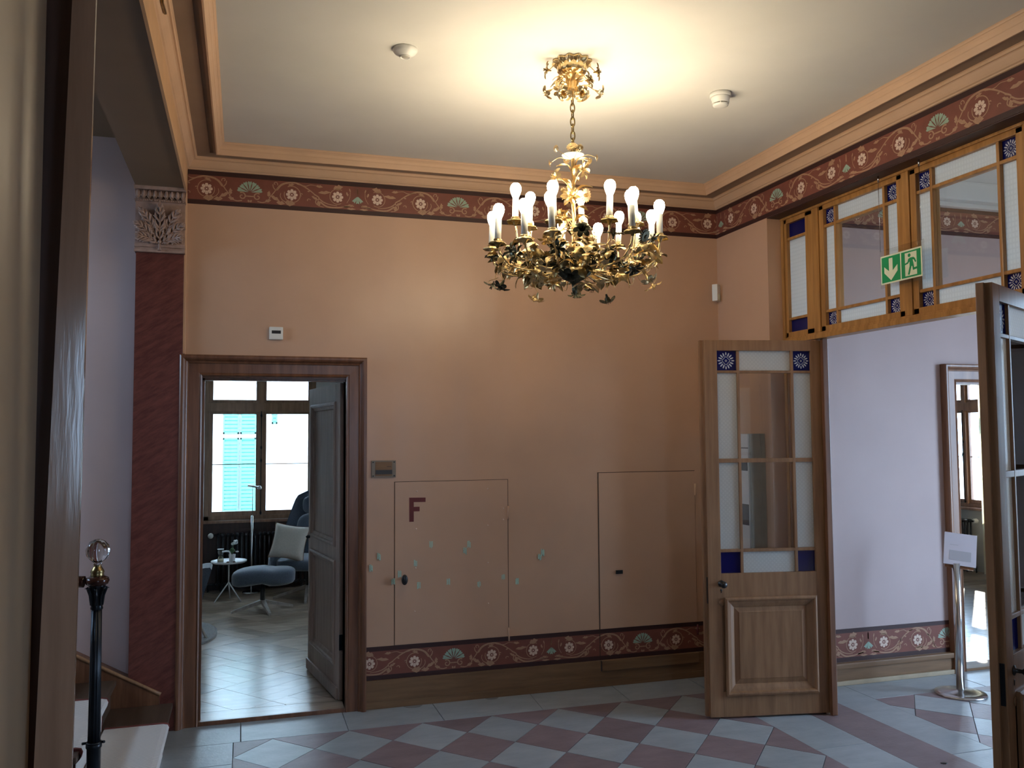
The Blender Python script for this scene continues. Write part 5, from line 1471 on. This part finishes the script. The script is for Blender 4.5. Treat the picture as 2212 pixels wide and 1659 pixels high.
for i, (z, a, k) in enumerate(((3.00, -55, 'star_lily'), (2.955, 190, 'lily'), (2.90, 20, 'daisy'), (2.865, 235, 'star_lily'), (2.80, 120, 'star_lily'), (2.76, 215, 'star_lily'), (2.74, 310, 'daisy'), (2.70, 262, 'daisy'), (2.66, 200, 'star_lily'), (2.68, 340, 'lily'), (2.93, 80, 'lily'), (2.64, 290, 'lily'))):
    r = .055+.012*(i % 3); p = P(a, r, z); out = P(a, 1, 0)-P(a, 0, 0)
    put(k, 'brass', p, Vector((out.x, out.y, -.1+.3*math.sin(i))), 1.15, i)
    mb.tube(smooth_path([P(a, .006, z-.06), P(a, r*.5, z-.02), p], 4), .0022, 6)
obj('stem_tendrils', mb, 'brass', ch)
for i in range(16):
    a = i*137.5; z = 3.03-i*.027; p0 = P(a, .008, z); d_ = Vector((math.cos(math.radians(a)), math.sin(math.radians(a)), .9-.06*i)); put_leaf('slim_leaf', 'brass', p0, d_, 1.3)
# arms with candles
cupm = MB().lathe([(.005, -.030), (.008, -.022), (.014, -.010), (.026, -.004), (.036, -.008), (.040, -.014), (.036, -.005), (.024, .001), (.017, .003), (.019, .008), (.017, .012), (.0001, .010)], n=40, ripple=.09, nr=6).mesh('candle_cup')
slm = MB().lathe([(.0148, .008), (.0148, .105)], n=20).mesh('candle_sleeve')
blm = MB().lathe([(.013, .100), (.015, .108), (.021, .122), (.0255, .137), (.0262, .148), (.023, .162), (.015, .172), (.0001, .176)], n=20).mesh('bulb')
cup2 = {k: copym(cupm, k) for k in ('brass', 'brass_dark')}
slm.materials.append(M['sleeve']); blm.materials.append(M['bulb']); blm.materials.append(M['bulb_low'])
for p_ in blm.polygons: p_.material_index = 0 if p_.center.z > .146 else 1
def arm(theta, r, zc, upper, i):
    pts = ([(.03, 2.535), (.10, 2.520), (.20, 2.535), (.27, 2.60), (r-.006, zc-.06), (r, zc-.022)] if upper else
           [(.03, 2.545), (.12, 2.515), (.24, 2.505), (.33, 2.520), (.385, 2.57), (r, zc-.022)])
    # view angle theta measured from direction toward the camera, positive to the right
    vd = Vector((-fw.x, -fw.y, 0)).normalized(); rr_ = Vector((rt.x, rt.y, 0)).normalized()
    d_ = vd*math.cos(math.radians(theta))+rr_*math.sin(math.radians(theta))
    side = Vector((-d_.y, d_.x, 0))
    pp = [Vector((CX, CY, 0))+d_*a+side*(.012*math.sin(a*20+i))+Vector((0, 0, z)) for a, z in pts]
    sm_ = smooth_path(pp, 6)
    mb = MB().tube(sm_, [.0048]*10+[.004]*(len(sm_)-10), 7)
    tw_ = [p+Vector((.006*math.cos(k*.9), .006*math.sin(k*.9), .004*math.sin(k*.9))) for k, p in enumerate(sm_)]
    mb.tube(tw_, .0022, 5)
    # curled tendril
    b0 = pp[3]; mb.tube(smooth_path([b0, b0+d_*.02+Vector((0, 0, -.03)), b0+d_*.05+side*.01+Vector((0, 0, -.02)), b0+d_*.045+Vector((0, 0, .01)), b0+d_*.03+Vector((0, 0, .0))], 4), .0016, 5)
    am = obj('candle_arm', mb, 'brass', ch)
    top = pp[-1]; top = Vector((top.x, top.y, zc))
    tilt_ = Matrix.Rotation(math.radians(rnd.uniform(-3, 3)), 4, 'X') @ Matrix.Rotation(math.radians(rnd.uniform(-3.5, 3.5)), 4, 'Y')
    for nm, me in (('candle_cup', cup2['brass' if i % 2 else 'brass_dark']), ('candle_sleeve', slm), ('bulb', blm)):
        o = link(nm, me, None, am)
        o.matrix_basis = Matrix.Translation(top) @ tilt_
    return d_, side, pp
arms = []
for i, (th_, z_) in enumerate(((33.5, 2.642), (80.5, 2.672), (107, 2.666), (125, 2.685), (142.5, 2.715), (158, 2.668), (182.5, 2.690), (-18.5, 2.625), (-148, 2.682), (-100.5, 2.657), (-62, 2.625), (-37, 2.610))): arms.append(arm(th_, .402, z_, False, i))
for i, (th_, z_) in enumerate(((-69.5, 2.746), (-137, 2.790), (-24, 2.703), (166.5, 2.815), (29.5, 2.709), (92, 2.752))): arms.append(arm(th_, .295, z_, True, i))
# shell finial
obj('shell_finial', MB().lathe([(0.088, 0.030), (0.092, 0.024), (0.070, 0.0), (0.045, -0.022), (0.022, -0.034), (0.013, -0.042), (0.010, -0.060), (0.012, -0.070), (0.009, -0.085), (0.0001, -0.100)], (CX, CY, 2.505), 96, ripple=.07, nr=16), 'brass_black', ch)
obj('centre_hub', MB().lathe([(.02, -.02), (.045, .0), (.05, .02), (.03, .05), (.012, .10)], (CX, CY, 2.53), 28), 'brass', ch)
# flowers and leaves over the basket
rg = random.Random(11)
stems = MB()
mats = ['brass', 'brass_dark', 'brass_black', 'brass_black', 'brass_black']
for i in range(84):
    a = i*360/84*5+rg.uniform(-8, 8); r = rg.choice((.10, .16, .22, .27, .31, .35, .39)); 
    z = 2.50+.11*(r/.39)**2+rg.uniform(-.045, .045)
    if r < .2: z += rg.uniform(.05, .10)
    p = P(a, r, z); out = P(a, 1, 0)-P(a, 0, 0)
    k = rg.choice(('star_lily', 'star_lily', 'lily', 'daisy'))
    mt = rg.choice(mats)
    dv = Vector((out.x, out.y, 0))*rg.uniform(-.2, 1.1)+Vector((0, 0, rg.uniform(-1.1, .5)))
    put(k, mt, p, dv, rg.uniform(.85, 1.2), rg.uniform(0, 6))
    q0 = P(a+rg.uniform(-12, 12), r*.8, 2.51+.03*(r/.39)); stems.tube(smooth_path([q0, (q0+p)/2+Vector((0, 0, -.012)), p], 3), .0017, 5)
for i in range(10):
    a = 36*i+rg.uniform(-8, 8); r = .34+rg.uniform(-.05, .08); z = 2.455+rg.uniform(-.015, .03)
    p = P(a, r, z); out = P(a, 1, 0)-P(a, 0, 0)
    put('lily' if i % 2 else 'star_lily', 'brass_black' if i % 3 else 'brass', p, Vector((out.x*.5, out.y*.5, -.9)), 1.1, i)
    q0 = P(a, r-.03, 2.515); stems.tube(smooth_path([q0, P(a, r+.02, 2.50), p], 4), .0018, 5)
o = obj('flower_stems', stems, 'brass', ch); o['kind'] = 'stuff'
for i in range(230):
    a = rg.uniform(0, 360); r = rg.uniform(.13, .38); z = 2.497+.10*(r/.39)**2.2+rg.uniform(-.03, .035)+(.035 if r < .15 else 0)
    out = P(a+rg.uniform(-70, 70), 1, 0)-P(0, 0, 0)+P(0, 0, 0)-P(a, 0, 0)
    put_leaf('lobed_leaf' if i % 5 < 3 else 'slim_leaf', rg.choice(('brass', 'brass', 'brass_dark')), P(a, r, z), Vector((out.x, out.y, rg.uniform(-.7, .6))), rg.uniform(.8, 1.3), rg.uniform(-.8, .8))
for a in (-60, -95, -120): put_leaf('lobed_leaf', 'brass', P(a, .06, 2.435), P(a+80, 1, 0)-P(a+80, 0, 0)+Vector((0, 0, .1)), 1.4, .2)
